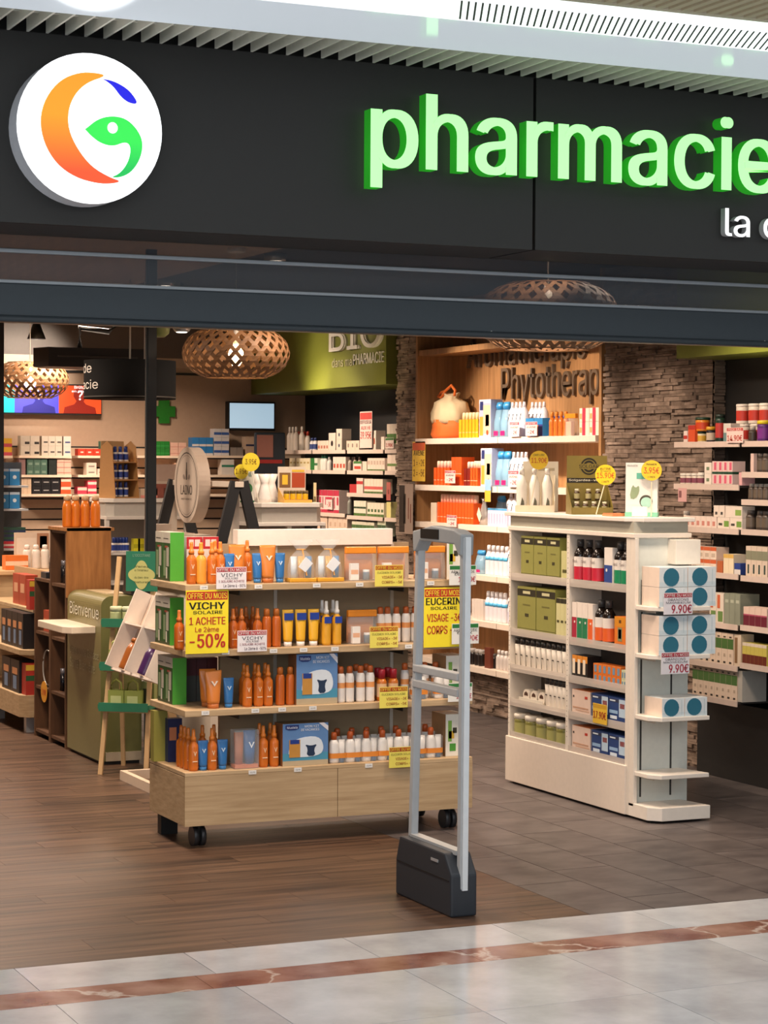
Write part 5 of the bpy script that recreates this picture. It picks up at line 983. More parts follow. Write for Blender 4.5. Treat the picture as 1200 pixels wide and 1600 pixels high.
bc(1.808, 582, 587, 1, .15, 'narrow white carton behind the price placard', body='#e8d8c8', patches=[(.3, .7, .3, .6, '#b0503a')]); bc(1.808, 595, 600, 1, .1, 'narrow cream carton before the green cartons', body='#e8d8c8'); bc(1.808, 604, 619, 3, .195, 'tall cream and green carton on top dark shelf', 'tall cream and green cartons', body='#e6d8c4', bands=[(.25, .62, '#4a7a34')]); bc(1.808, 619, 625, 1, .2, 'tall cream carton next to the stone pier', body='#e6d2bf')
card(602, 615, 684, 701, 'X', FX-.004, '#ecd9cc', '#3f7a3a', 'small price card with green heading on top dark shelf', [('1.90€', .1, .9, .15, .5, '#b83a30', .04)])
bc(1.648, 452, 484, 6, .1, 'cream and yellow carton on second dark shelf', 'cream cartons on the second dark shelf', body='#e9dcb8', patches=[(.2, .8, .55, .7, '#b9a05c')]); bc(1.648, 485, 491, 1, .1, 'plain green carton on second dark shelf', body='#2f7a3a'); bc(1.648, 491, 496, 1, .1, 'white and green carton on second dark shelf', body='#dfe0cc', bands=[(.4, .6, '#4a7a54')])
br(slim(.125, .024, '#e2ddd2', '#2f7a64', neck=.6), 1.648, [505, 509], 'white bottle with teal cap on second dark shelf', 'white bottles with teal caps'); br(slim(.11, .022, '#e2ddd2', '#e9e2d8', neck=.5), 1.648, [515], 'white bottle beside teal capped bottles on second dark shelf', None)
bc(1.648, 520, 540, 4, .11, 'white carton with red print on second dark shelf', 'white cartons with red print', body='#e9d6c6', patches=[(.2, .8, .2, .5, '#c0543c')])
br(slim(.11, .02, '#b9a898', '#5a4a42', neck=.5), 1.648, [547, 555, 562], 'clear bottle with brown cap on second dark shelf', 'clear bottles with brown caps'); bc(1.648, 552, 565, 1, .075, 'small sign card with green heading on second dark shelf', d=.01, body='#ecd9cc', bands=[(.75, 1, '#3f7a3a')], patches=[(.1, .9, .2, .5, '#c04a3a')])
bc(1.648, 566, 573, 1, .075, 'cream carton between bottles and pale cartons', body=PALE); bc(1.648, 574, 601, 6, .1, 'pale carton behind green edging on second dark shelf', 'pale cartons behind green edging', body='#ecd8c6', bands=[(0, .14, '#55753a')], patches=[(.2, .8, .5, .8, '#c9b09c')]); bc(1.648, 605, 625, 3, .13, 'pale carton with green band next to pier', 'pale cartons next to the pier', body='#e6d4c2', bands=[(.3, .45, '#6a8a4a')])
bc(1.475, 546, 557, 1, .07, 'red carton on third dark shelf', body='#b8383a'); bc(1.475, 557, 567, 3, .12, 'white and red carton on third dark shelf', 'white and red cartons on the third dark shelf', body='#e9d0c2', bands=[(.6, .8, '#c03a3c')]); bc(1.475, 569, 598, 6, .115, 'pale carton with coral print on third dark shelf', 'pale cartons with coral print', body='#ecd8c2', bands=[(0, .16, '#4f7038'), (.3, .5, '#d0605a')])
bc(1.31, 494, 530, 4, .185, 'pink and white hair-care carton in large block', 'pink and white cartons', body='#e8d2c8', bands=[(.75, 1, '#c03a50'), (0, .15, '#c03a50')], patches=[(.6, .9, .35, .7, '#c03a50'), (.1, .3, .2, .7, '#b8606c')])
card(509, 519, 776, 796, 'X', FX-.004, '#eed4cc', '#c03a50', 'small pink price card before hair-care cartons', [('-3€', .2, .8, .2, .6, '#b83a40', .03)])
bc(1.30, 553, 572, 4, .12, 'green and white tea carton on fourth dark shelf', 'tea cartons on the fourth dark shelf', body='#e0dcc6', bands=[(0, .2, '#55753a'), (.5, .62, '#2f4a30')]); bc(1.30, 574, 600, 5, .11, 'green and cream tea carton on fourth dark shelf', 'cream tea cartons on the fourth dark shelf', body='#e6dcc4', bands=[(0, .2, '#55753a')], patches=[(.2, .8, .35, .55, '#4a6a3c')])
bc(1.30, 604, 611, 1, .12, 'yellow and white carton by the dark picture', body='#dcd28a'); br(slim(.16, .02, '#8a8a80', '#b9b4ac', neck=.5), 1.30, [547], 'grey spray bottle on fourth dark shelf', None)
bc(1.175, 496, 512, 1, .115, 'wide beige carton on lower dark shelf', body='#d9bfa8'); bc(1.175, 513, 543, 4, .11, 'beige carton on lower dark shelf', 'beige cartons on the lower dark shelf', body='#dcc4ae', patches=[(.3, .7, .3, .6, '#c4a48c')]); bc(1.16, 550, 585, 6, .1, 'green and cream carton on lower dark shelf', 'green and cream cartons on the lower dark shelf', body='#d6d2ba', bands=[(.5, .75, '#4a6a3c')]); bc(1.16, 590, 603, 2, .12, 'grey green carton on lower dark shelf', 'grey green cartons', body='#c9cdb0', bands=[(.4, .7, '#3f5a3c')])
p = atX(492, 770, FX-.02); sheet('shelf_wobbler', 'cream upright sign at the end of dark shelf', 'sign', (FX-.02, p.y, 1.33), R90, .06, .22, '#dccb9c', [('AROMA', .1, .9, .3, .5, '#6a5a3a')])
p = atX(634, 795, 6.46); sheet('dark_picture_panel', 'grey panel with dark stone sculpture picture leaning on pier', 'poster', (6.46, p.y, atX(634, 834, 6.46).z), R90, .24, .36, '#a89486', [], [(.02, .42, .03, .97, '#2f2b29'), (.36, .5, .2, .8, '#3a3633'), (.66, .72, .3, .72, '#7a4032'), (.82, .88, .22, .6, '#7a4032')])
p = atX(607, 770, FX-.03); sheet('pink_tag', 'rounded pink hang tag before the dark shelving', 'tag', (FX-.03, p.y, atX(607, 782, FX-.03).z), R90, .075, .135, '#b8645a', [], [(.35, .45, .35, .6, '#5a2f2c'), (.55, .65, .35, .6, '#5a2f2c')])

# ================================================================== goods on the supplement shelving
def rc(z, a, b, n, h, label, group=None, d=.08, py=800, levels=1, front=None, **kw): return crow('X', front or RX+.012, z, a, b, n, py, h, d, label, group, levels=levels, **kw)
def rr(sp, z, pxs, label, group, cat='bottle', off=.06, py=800): return row(sp, 'X', RX+off, z, pxs, py, label, cat, group)
rc(1.828, 1067, 1073, 1, .065, 'tiny white and red carton at the end of top supplement shelf', body='#ead6cc', bands=[(.3, .6, '#c03a30')]); rc(1.828, 1074, 1085, 1, .095, 'orange red carton on top supplement shelf', d=.03, body='#d9552c', bands=[(.75, 1, '#b8342a')])
rr(pot(.06, .033, '#e6d6b0', '#1f3a2a', 'supplement_tub', band='#d9a83c', lf=.2), 1.828, [1095], 'cream tub with dark lid under an orange tub', None, 'tub'); put(pot(.075, .04, '#e0862c', '#1f3a2a', 'supplement_tub', band='#c9441f', lf=.2), (RX+.06, atX(1098, 680, RX+.06).y, 1.828+.0615), R90, 'orange tub with dark lid stacked on a cream tub', 'tub')
rr(pot(.085, .026, '#1d1c24', '#d9a02c', 'supplement_tub', band='#c9b49c', lf=.22), 1.828, [1110], 'black tub with yellow lid on top supplement shelf', None, 'tub'); rr(pot(.15, .026, '#20382c', '#1c2a22', 'supplement_tub', band='#b83a34', lf=.12), 1.828, [1124], 'tall dark green tub with red label on top supplement shelf', None, 'tub')
rc(1.828, 1129, 1141, 1, .1, 'grey and white carton behind the red price placard', body='#d9d2c6', bands=[(0, .5, '#6a8a88')])
rr(pot(.095, .032, '#e9dccb', '#efe4d6', 'white_tub', band='#c23a2c', lf=.15), 1.828, [1162, 1150], 'white tub with red band at the bottom of a stack', 'white tubs with red bands', 'tub', off=.1)
wt2 = pot(.105, .036, '#e9dccb', '#efe4d6', 'white_tub', band='#c23a2c', lf=.15)
for k, px in enumerate((1161, 1180, 1197)): put(wt2, (RX+.1, atX(px, 640, RX+.1).y, 1.828+.0965), R90, nth('large white tub with red band topping a stack', k, 3, 'the stone pier'), 'tub', 'large white tubs with red bands')
rr(pot(.095, .032, '#e9dccb', '#efe4d6', 'white_tub', band='#c23a2c', lf=.15), 1.828, [1180, 1197], 'white tub with red band half hidden under larger tub', 'hidden white tubs', 'tub', off=.1)
rr(pot(.08, .022, '#4a4038', '#b9b0a4', 'pill_bottle', neck=.7), 1.828, [1175], 'brown glass pill bottle on top supplement shelf', None, off=.03); rr(pot(.11, .036, '#5c2a70', '#e2c61e', 'supplement_tub', band='#7a2f86', lf=.18), 1.828, [1193], 'purple tub with bright yellow lid', None, 'tub', off=.045)
card(1135, 1161, 668, 692, 'X', RX-.015, '#ecd2c8', '#c03a34', 'tilted red and white 14.90€ price placard on supplement shelf', [('PRIX BAS', .1, .9, .8, .94, '#f0dcd4', .03), ('14.90€', .05, .95, .12, .5, '#c0402c', .04)])
rr(pot(.06, .022, '#e6d8c4', '#ece2d4', 'small_jar', band='#8a4a5a'), 1.60, span(1064, 1100, 4), 'small cream jar with violet band on second supplement shelf', 'small cream jars', 'jar'); rc(1.60, 1100, 1111, 1, .06, 'white carton stacked two high between jars and pink cartons', 'white cartons by the jars', levels=2, body='#ece0d2', patches=[(.3, .7, .3, .6, '#7a8a6a')])
rr(pot(.065, .02, '#e6d8c4', '#ece2d4', 'small_jar', band='#4a5a9a'), 1.60, [1096], 'white jar with blue band behind cream jars', None, 'jar', off=.12)
rc(1.60, 1112, 1144, 4, .058, 'pink and white carton low on second supplement shelf', 'pink and white cartons', levels=1, body='#e8ccc4', bands=[(.0, .12, '#c9b8ac')], patches=[(.4, .85, .15, .9, '#d9607a')]); rc(1.6585, 1112, 1144, 4, .012, 'dark green tray strip between pink cartons', 'green tray strips', d=.07, body='#1f4a34'); rc(1.671, 1112, 1144, 4, .056, 'pink and white carton stacked in upper row', 'upper pink cartons', body='#e8ccc4', patches=[(.4, .85, .15, .9, '#d9607a')])
rr(pot(.075, .022, '#e9dccb', '#efe4d6', 'white_tub', band='#b8343c'), 1.60, [1150], 'white tub with crimson band beside pink cartons', None, 'tub'); rc(1.60, 1154, 1159, 1, .07, 'narrow pink carton at the end of second supplement shelf', body='#dca8a8')
amberp = pot(.1, .028, '#4d4138', '#6a6058', 'pill_bottle', band='#6a5c4e', neck=.75, lf=.2)
rr(amberp, 1.668, [1180, 1189, 1198], 'brown glass bottle with grey label on the upper far bay', 'brown bottles on the upper bay shelf'); rr(pot(.085, .02, '#4d4138', '#b9b0a4', 'pill_bottle', band='#6a5c4e', neck=.75, lf=.2), 1.525, [1175, 1183, 1190, 1198], 'small brown bottle with silver cap on second far bay shelf', 'small brown bottles'); rr(amberp, 1.37, [1174, 1190, 1199], 'brown glass bottle on third far bay shelf', 'brown bottles on the third bay shelf')
rc(1.668, 1172, 1177, 1, .1, 'narrow pink and white carton hanging by brown bottles', d=.02, body='#e2c4b8')
rr(pot(.085, .017, '#e6d4c0', '#ece2d4', 'small_jar', band='#8a3a2a'), 1.368, [1073], 'slim white jar with brown band on third supplement shelf', None, 'jar'); rc(1.368, 1071, 1120, 6, .062, 'white carton with rosy print on third supplement shelf', 'rosy print cartons', body='#ecd9cc', patches=[(.2, .7, .2, .6, '#d08a7c')]); rc(1.43, 1115, 1132, 2, .062, 'white carton stacked over rosy print cartons', 'stacked white cartons', body='#ecdccc', patches=[(.3, .7, .2, .45, '#55504a')])
rc(1.368, 1121, 1160, 2, .062, 'white carton with green corner on third supplement shelf', 'green corner cartons', body='#ecdccc', patches=[(.55, .95, .2, .7, '#7aa04a'), (.1, .4, .3, .5, '#4a4640')]); rc(1.43, 1133, 1160, 1, .06, 'long white carton with green corner stacked on its like', body='#ecdccc', patches=[(.6, .95, .2, .7, '#8fae54')])
rc(1.132, 1081, 1120, 4, .068, 'white and orange carton on fourth supplement shelf', 'white and orange cartons', levels=2, body='#e8d4c2', bands=[(.7, 1, '#d0643a')], patches=[(.2, .8, .2, .5, '#c9b4a0')])
rc(1.132, 1121, 1130, 1, .065, 'rust coloured carton on fourth supplement shelf', body='#b8643a'); rc(1.132, 1131, 1147, 2, .105, 'tall cream carton with yellow top on fourth supplement shelf', 'tall cream cartons', body='#e9d8b8', bands=[(.8, 1, '#d9b05c')]); rc(1.132, 1148, 1158, 1, .06, 'navy and white carton on fourth supplement shelf', body='#26408a', bands=[(0, .45, '#d9d2cc')])
rc(1.128, 1166, 1200, 4, .16, 'pale carton with dancing figure on far bay', 'dancing figure cartons', body='#dcc8b4', bands=[(.55, .85, '#8a8a72')], patches=[(.35, .65, .1, .4, '#3a4a44')])
rc(.866, 1110, 1132, 2, .16, 'white carton with slanting red flower print on fifth supplement shelf', 'flower print cartons', body='#e6d8c8', patches=[(.1, .5, .5, .95, '#d06a44'), (.2, .9, .05, .4, '#6a8a4c')]); rc(.866, 1133, 1158, 3, .165, 'grey green carton on fifth supplement shelf', 'grey green cartons on the fifth shelf', d=.12, body='#8f9482', patches=[(.2, .8, .7, .8, '#b9bca8')])
rc(.87, 1163, 1200, 4, .1, 'white and plum carton on far bay', 'white and plum cartons', body='#e2c6b6', bands=[(0, .55, '#6a2032'), (.55, .62, '#b0506a')]); rc(.672, 1162, 1200, 6, .11, 'lime and brown carton on far bay', 'lime and brown cartons', body='#cfc05c', bands=[(0, .45, '#6a2c20'), (.85, 1, '#e2d2be')]); rc(.672, 1164, 1185, 3, .095, 'grey green carton behind lime and brown cartons', 'grey green cartons on the far bay', front=RX+.12, d=.08, body='#7a8070') 
teaK = dict(body='#e2cdb8', bands=[(.5, .82, '#4a7038'), (.82, .93, '#d9c4ae')], patches=[(.3, .7, .04, .1, '#2c2824'), (.35, .65, .25, .35, '#b9a590'), (.3, .7, .85, .9, '#4a443c')])
rc(.65, 1083, 1146, 7, .17, 'tea carton with green photo band on sixth supplement shelf', 'tea cartons on the sixth supplement shelf', py=1000, **teaK); rc(.65, 1147, 1158, 1, .17, 'cream carton with slanting leaf print beside tea cartons', py=1000, body='#dcc8b0', patches=[(.1, .5, .1, .9, '#8a6a4a')])
rc(.465, 1082, 1152, 8, .165, 'tea carton with green photo band on lowest supplement shelf', 'tea cartons on the lowest supplement shelf', py=1060, **teaK); rc(.465, 1153, 1160, 1, .165, 'plain grey carton at the end of lowest supplement shelf', d=.15, py=1060, body='#b9b4aa')
p = atX(1066, 777, RX-.02); sheet('shelf_leaflet', 'tilted pink leaflet clipped under second supplement shelf', 'leaflet', (RX-.02, p.y, atX(1066, 784, RX-.02).z), R90, .085, .075, '#d9a8a4', [], [(.1, .4, .3, .8, '#8a5a5c')])

# ================================================================== welcome kiosk, bookcase, ladder stand, tilted stand
KX0, KX1, KY0, KY1 = 3.46, 3.70, 4.54, 5.22
OLK = M('#7d784c', .35); OLD = M('#66663a', .4)
ki = thing('welcome_kiosk', 'olive green rounded welcome kiosk with white lettering and pale ledge', 'kiosk', (3.58, 4.88, 0))
prof = [(KX0, .02)] + [(KX0+.06-.06*math.cos(a*PI/16), .89+.06*math.sin(a*PI/16)) for a in range(9)] + [(KX1, .95), (KX1, .02)]
part('kiosk_body', MB().prism(prof, KY0, KY1, OLD, OLK), ki)
part('kiosk_plinth', B(KX0+.02, KX1-.01, KY0+.01, KY1-.01, 0, .02, BLACK), ki); part('side_plate', B(KX0+.03, KX1, KY0-.004, KY0, .02, .07, M('#b3a48c', .4)), ki)
part('ledge', MB().hprism([(3.30, 5.24), (3.28, 5.22), (3.28, 4.70), (3.32, 4.64), (3.46, 4.64), (3.46, 5.24)], .735, .775, M('#e4d3bd', .45)), ki, bevel=.004)
part('touch_plate', B(KX0+.08, KX1-.03, KY0+.15, KY1-.12, .95, .956, M('#c9b48f', .4)), ki)
part('terminal_screen', MB().bar((3.66, 4.62, .956), (3.68, 4.62, 1.16), .05, .16, M('#1a1a1b', .4)), ki)
wall_text(ki, 'Bienvenue', 109, 154, 963, 943, KX0-.003, M('#dedccb', .4)); wall_text(ki, 'Dans votre Espace', 109, 154, 1029, 1013, KX0-.003, M('#a8a684', .4)); wall_text(ki, 'Santé Bien-être', 109, 148, 1047, 1031, KX0-.003, M('#a8a684', .4))
bkc = thing('walnut_bookcase', 'walnut open bookcase of two unequal columns behind the kiosk', 'bookcase', (3.58, 5.6, 0))
def col(y0, y1, zt, zs):
    for a in (y0, y1-.018): part('upright_board', B(KX0, 3.71, a, a+.018, 0, zt, WALNUT), bkc)
    part('rear_board', B(3.70, 3.71, y0, y1, 0, zt, WALNUT), bkc)
    for z in zs + [zt-.018, .03]: part('board', B(KX0+.004, 3.70, y0+.018, y1-.018, z-.0, z+.018, WALNUT), bkc)
col(5.26, 5.61, 1.295, [.30, .63, .955]); col(5.612, 5.97, .985, [.30, .64])
part('end_panel', B(KX0, 3.73, 5.238, 5.26, .9, 1.313, BUTCHER), bkc); part('top_board', B(KX0-.01, 3.75, 5.238, 5.62, 1.295, 1.315, BUTCHER), bkc)
ob = slim(.188, .029, '#dd7a24', '#d9b590', 'lotion_bottle', neck=.66, cf=.84)
for i, px in enumerate((149, 133, 118, 105)): q = atY(px, 815, 5.36); put(ob, (q.x, 5.36, 1.3155), 0, nth('large orange lotion bottle on walnut bookcase', i, 4, 'the tan tower'), 'bottle', 'orange lotion bottles on the bookcase')
bk = spec('cosmetic_bottle', MB().loft([(.018, .018, 0, M('#17171c', .25)), (.018, .018, .1, M('#17171c', .25))], 10), [('cap', MB().loft([(.016, .016, .1, M('#8a8a92', .3, .4)), (.016, .016, .135, M('#8a8a92', .3, .4))], 10))])
for y in (5.34, 5.40, 5.46, 5.52): put(bk, (3.52, y, .974), 0, 'black cosmetic bottle with grey cap in upper bookcase compartment', 'bottle', 'black bottles in the bookcase')
for y in (5.72, 5.78): put(bk, (3.52, y, .986), 0, 'black cosmetic bottle with grey cap standing on lower bookcase column', 'bottle', 'black bottles on the lower column')
put(carton(.12, .08, .035, '#2a2a2e'), (3.53, 5.87, .986), R90, 'flat black carton lying on lower bookcase column', 'box'); put(carton(.05, .05, .03, '#c9582c'), (3.51, 5.305, .974), R90, 'small orange carton in upper bookcase compartment', 'box')
put(carton(.13, .1, .13, '#b0472c', [(.4, .6, '#d98a5c')]), (3.54, 5.80, .659), R90, 'rust red carton in the middle bookcase compartment', 'box'); put(carton(.05, .06, .12, '#8a8070'), (3.53, 5.66, .659), R90, 'grey narrow carton beside rust red carton', 'box')
for i, y in enumerate((5.33, 5.38, 5.43, 5.48, 5.53)): put(bk, (3.52+.02*(i % 2), y, .319), 0, 'black cosmetic bottle in lower bookcase compartment', 'bottle', 'black bottles in the lower compartment')
p = atX(66, 985, 3.44); tag_o = thing('round_price_sign', 'round orange price sign hanging on the bookcase', 'price sign', (3.452, p.y, atX(66, 1080, 3.45).z-.06), R90)
part('disc', MB().prism([(.07*math.cos(2*PI*i/24), .06+.065*math.sin(2*PI*i/24)) for i in range(24)], -.001, .001, M('#e09a24', .4)), tag_o, False); text(tag_o, '3.90€', -.05, .05, .04, .075, -.002, M(PR, .5))
p = atX(66, 1030, 3.44); mr = thing('clear_ring_display', 'clear round acrylic ring display in the bookcase', 'display', (3.50, 5.80, .319), R90); part('acrylic_ring', MB().tube([(.11*math.cos(2*PI*i/24), 0, .115+.11*math.sin(2*PI*i/24)) for i in range(25)], .005, clear('#c9c4bc', .5), 6), mr, False); part('ring_base', MB().box(-.05, .05, -.03, .03, 0, .012, M('#3a3430', .3)), mr, False)
# ladder stand
la = thing('ladder_stand', 'folding wooden ladder stand with green trays and round badge sign', 'display stand', (3.535, 4.22, 0), -.62)
LW = M('#c9a678', .5); GT = M('#2f7a5c', .45)
for s in (-1, 1):
    part('front_leg', MB().bar((s*.13, -.13, 0), (s*.10, .10, 1.18), .024, .018, LW), la, False); part('rear_leg', MB().bar((s*.12, .24, 0), (s*.10, .10, .9), .022, .016, LW), la, False)
for z, d0, d1 in ((.36, -.11, .14), (.58, -.09, .13), (.815, -.06, .12)):
    y0, y1 = d0-.02, d1
    part('green_tray', MB().box(-.14, .14, y0, y1, z, z+.008, GT).box(-.14, .14, y0-.006, y0, z-.012, z+.035, GT).box(-.146, -.14, y0, y1, z, z+.025, GT).box(.14, .146, y0, y1, z, z+.025, GT), la, False); part('rung', MB().bar((-.13, y0+.04, z-.012), (.13, y0+.04, z-.012), .02, .02, LW), la, False)
part('sign_board', MB().box(-.04, .14, .03, .036, .995, 1.215, M('#2d7a5e', .45)), la, False)
bd = part('sign_badge', MB().prism([((.065+.012*math.cos(4*a))*math.cos(a)+.05, 1.085+(.068+.012*math.cos(4*a))*math.sin(a)) for a in [2*PI*i/48 for i in range(48)]], .0285, .0298, M('#c2c27a', .45)), la, False)
for s, z in (('Venez', 1.125), ('à l\'intérieur', 1.105), ('du bien-être', 1.065), ('naturel', 1.04)): text(la, s, .01, .09, z, z+.012, .028, M('#4a5a34', .5))
text(la, 'L\'OCCITANE', -.0, .10, 1.185, 1.2, .029, M('#8fb49c', .5))
def la_put(sp, x, y, z, label, group=None, cat='gift bag', rz=0):
    c, s_ = math.cos(-.62), math.sin(-.62); return put(sp, (3.535+x*c-y*s_, 4.22+x*s_+y*c, z), -.62+rz, label, cat, group)
gbag = spec('gift_bag', MB().box(-.045, .045, -.03, .03, 0, .09, M('#8f9a4c', .5)).box(-.03, .03, -.0304, -.03, .02, .06, M('#c2c98c', .5)), [('bag_handle', MB().tube([(-.03, -.02, .09), (-.025, -.02, .13), (0, -.02, .15), (.025, -.02, .13), (.03, -.02, .09)], .006, M('#a5ae58', .5), 6))])
for k, x in enumerate((-.056, .038)): la_put(gbag, x, -.06, .3685, nth('green gift bag with looped handle on lowest ladder tray', k, 2, 'the kiosk'), 'gift bags on the lowest tray'); la_put(gbag, x, -.05, .5885, nth('green gift bag with looped handle on middle ladder tray', k, 2, 'the kiosk'), 'gift bags on the middle tray')
la_put(carton(.075, .06, .13, '#98a060', [], [(.15, .45, .1, .7, '#3a4028'), (.55, .85, .1, .7, '#3a4028')]), .09, .05, .3685, 'green carton with two dark windows on lowest ladder tray', cat='box'); la_put(carton(.07, .06, .13, '#a3aa70', [], [(.3, .6, .6, .75, '#5a6038')]), .095, .05, .5885, 'pale green carton on middle ladder tray', cat='box')
gj = pot(.09, .033, '#b5bc88', '#c9cca8', 'cream_jar', lf=.3)
for x, y in ((-.075, -.03), (-.005, -.03)): la_put(gj, x, y, .8235, 'pale green cream jar on the upper ladder tray', 'cream jars on the upper tray', 'jar')
la_put(carton(.035, .05, .1, '#9aa25c'), .035, .02, .8235, 'small olive carton on the upper ladder tray', cat='box'); la_put(pot(.11, .028, '#8a9848', '#6a6a5c', 'cream_jar', lf=.35), .075, -.035, .8235, 'green bottle with metal cap on the upper ladder tray', cat='bottle')
# tilted stand
ts = thing('tilted_display_stand', 'white and wood display stand with sloping two-bay tray', 'display stand', (3.5, 3.5, 0)); TW = M('#e2cdb6', .45)
part('base_bar', B(3.40, 3.43, 3.2, 3.98, 0, .05, TW), ts); part('base_bar', B(3.43, 3.78, 3.95, 3.98, 0, .05, TW), ts); part('post', MB().bar((3.6, 3.45, .02), (3.42, 3.40, .72), .04, .04, LW), ts); part('brace', B(3.45, 3.63, 3.44, 3.48, 0, .04, TW), ts)
ta = math.atan2(.39, .17); tx, tz = math.cos(ta), math.sin(ta); LN = .425
def tp(u, n, y): return (3.30+tx*u-tz*n, y, .62+tz*u+tx*n)
def slab(u0, u1, n0, n1, y0, y1, m):
    mb = MB(); mb.v = [tp(u, n, y) for u, n in ((u0, n0), (u1, n0), (u1, n1), (u0, n1)) for y in (y0, y1)]
    for ids in ((0, 1, 3, 2), (2, 3, 5, 4), (4, 5, 7, 6), (6, 7, 1, 0), (0, 2, 4, 6), (1, 7, 5, 3)): mb.face(list(ids), m)
    return mb
part('tray_bed', slab(0, LN, -.012, 0, 2.98, 3.66, M('#cdb8a8', .5)), ts)
for y in (2.98, 3.32, 3.65): part('tray_divider', slab(0, LN, 0, .09, y, y+.012, M('#e8dccf', .45)), ts)
part('tray_lip', slab(-.012, 0, -.012, .05, 2.98, 3.662, M('#ecdfd2', .45)), ts); part('mid_ledge', slab(LN*.55, LN*.57, 0, .08, 2.98, 3.66, M('#e8dccf', .45)), ts)
def tilt_bottle(y, u, c, label):
    o = put(slim(.17, .036, c, c, 'shower_bottle', neck=.7, cf=.86), tp(u, .042, y), 0, label, 'bottle'); o.rotation_euler = (0, PI/2-ta, 0)
tilt_bottle(3.46, .005, '#a8602a', 'amber shower bottle lying in the sloping tray'); tilt_bottle(3.15, .005, '#4a2a5c', 'purple shower bottle lying in the sloping tray')

# ================================================================== round sign rack behind the gondola
SX = 4.10
rk = thing('trestle_rack', 'white beam rack on black A-shaped trestles', 'display rack', (SX, 4.6, 0)); BT = M('#17171a', .6)
for y in (4.05, 5.12):
    for s in (-1, 1): part('trestle_leg', MB().bar((SX+s*.17, y, 1.0), (SX+s*.02, y, 1.60), .06, .03, BT), rk)
    part('white_post', B(SX-.03, SX+.02, y+.05, y+.09, 1.0, 1.57, M('#d9cbbb', .5)), rk)
part('beam', B(SX-.03, SX+.02, 4.03, 5.18, 1.57, 1.60, M('#d6c8b8', .5)), rk); part('cabinet', B(SX-.18, SX+.2, 4.0, 5.18, 0, .98, M('#cfc3b4', .5)), rk); part('cabinet_top', B(SX-.2, SX+.22, 3.99, 5.19, .98, 1.0, M('#d6c8b8', .5)), rk)
ls = thing('round_brand_sign', 'thick round cream sign with bottle emblem hung on the beam', 'sign', (SX-.08, 4.62, 1.575), R90); LR = .217
def disk(r, y0, y1, m, side=None, n=48): return MB().prism([(r*math.cos(2*PI*i/n), r*math.sin(2*PI*i/n)) for i in range(n)], y0, y1, m, side)
part('disc_body', disk(LR, -.03, .04, M('#c4b5a6', .55), M('#a9988a', .6)), ls, False); part('printed_ring', ring(LR*.84, LR*.87, 0, 0, -.0306, M('#3a3431', .5)), ls, False); part('printed_ring', ring(LR*.78, LR*.79, 0, 0, -.0306, M('#6a605a', .5)), ls, False)
text(ls, 'LAINO', -.1, .1, -.055, .0, -.031, M('#2f2a28', .5)); text(ls, 'PROVENCE', -.09, .09, -.085, -.075, -.031, M('#8a7d74', .5))
part('emblem_print', MB().prism([(-.008, .03), (.008, .03), (.012, .07), (.007, .10), (.006, .13), (-.006, .13), (-.007, .10), (-.012, .07)], -.0312, -.0304, M('#2f2a28', .5)).prism(smooth_poly([(.015, .035), (.05, .03), (.065, .05), (.05, .065), (.03, .05)], 1), -.0312, -.0304, M('#8a7d74', .5)).prism(smooth_poly([(-.015, .035), (-.05, .03), (-.065, .05), (-.05, .065), (-.03, .05)], 1), -.0312, -.0304, M('#8a7d74', .5)), ls, False)
for (y, w_, h_, c_, nm) in ((5.0, .12, .34, '#b5a597', 'grey rounded carton on the trestle rack cabinet'), (4.68, .3, .30, '#d9bfae', 'pink carton with small emblem on the trestle rack cabinet'), (4.35, .2, .30, '#b9aa9a', 'patterned grey carton on the trestle rack cabinet')): put(carton(w_, .1, h_, c_, [], [(.3, .6, .1, .4, '#8a7a6e')]), (SX-.14, y, 1.0005), R90, nm, 'box')

# ================================================================== white gondolas further back
def back_gondola(label, Y, px0, px1, depth, name='white_gondola'):
    x0, x1 = atY(px0, 800, Y).x, atY(px1, 800, Y).x; t = thing(name, label, 'display unit', ((x0+x1)/2, Y+depth/2, 0)); W_ = M('#d6d0c8', .45)
    part('cabinet', B(x0+.01, x1-.01, Y+.02, Y+depth, 0, .6, W_), t); 
    part('worktop', MB().hprism([(x0-.02, Y+.06), (x0+.04, Y-.02), (x1-.04, Y-.02), (x1+.02, Y+.06), (x1+.02, Y+depth), (x0-.02, Y+depth)], 1.41, 1.44, M('#ded8d0', .4)), t, bevel=.003)
    part('frieze', MB().hprism([(x0, Y+.06), (x0+.05, Y), (x1-.05, Y), (x1, Y+.06), (x1, Y+depth), (x0, Y+depth)], 1.31, 1.41, M('#b8b4ac', .4)), t); part('cornice', B(x0-.01, x1+.01, Y-.01, Y+depth, 1.285, 1.31, W_), t, bevel=.003)
    for xx in (x0, (x0+x1)/2, x1): part('upright', B(xx-.015, xx+.015, Y, Y+.03, .6, 1.285, W_), t)
    part('rear_panel', B(x0, x1, Y+depth-.02, Y+depth, .6, 1.285, M('#8a847c', .5)), t)
    for z in (.82, 1.04): part('shelf', B(x0, x1, Y+.031, Y+depth-.02, z-.015, z, W_), t)
    return x0, x1
x0, x1 = back_gondola('white gondola topped by drinks display behind the oak gondola', 6.2, 398, 506, .4)
for x in span(x0+.05, x1-.05, 6): put(carton(.07, .1, .12, '#d9a08a', [(.5, .8, '#b8402c')]), (x, 6.36, 1.0405), 0, 'coral carton inside the white gondola with drinks display', 'box', 'coral cartons')
T2 = 1.4406
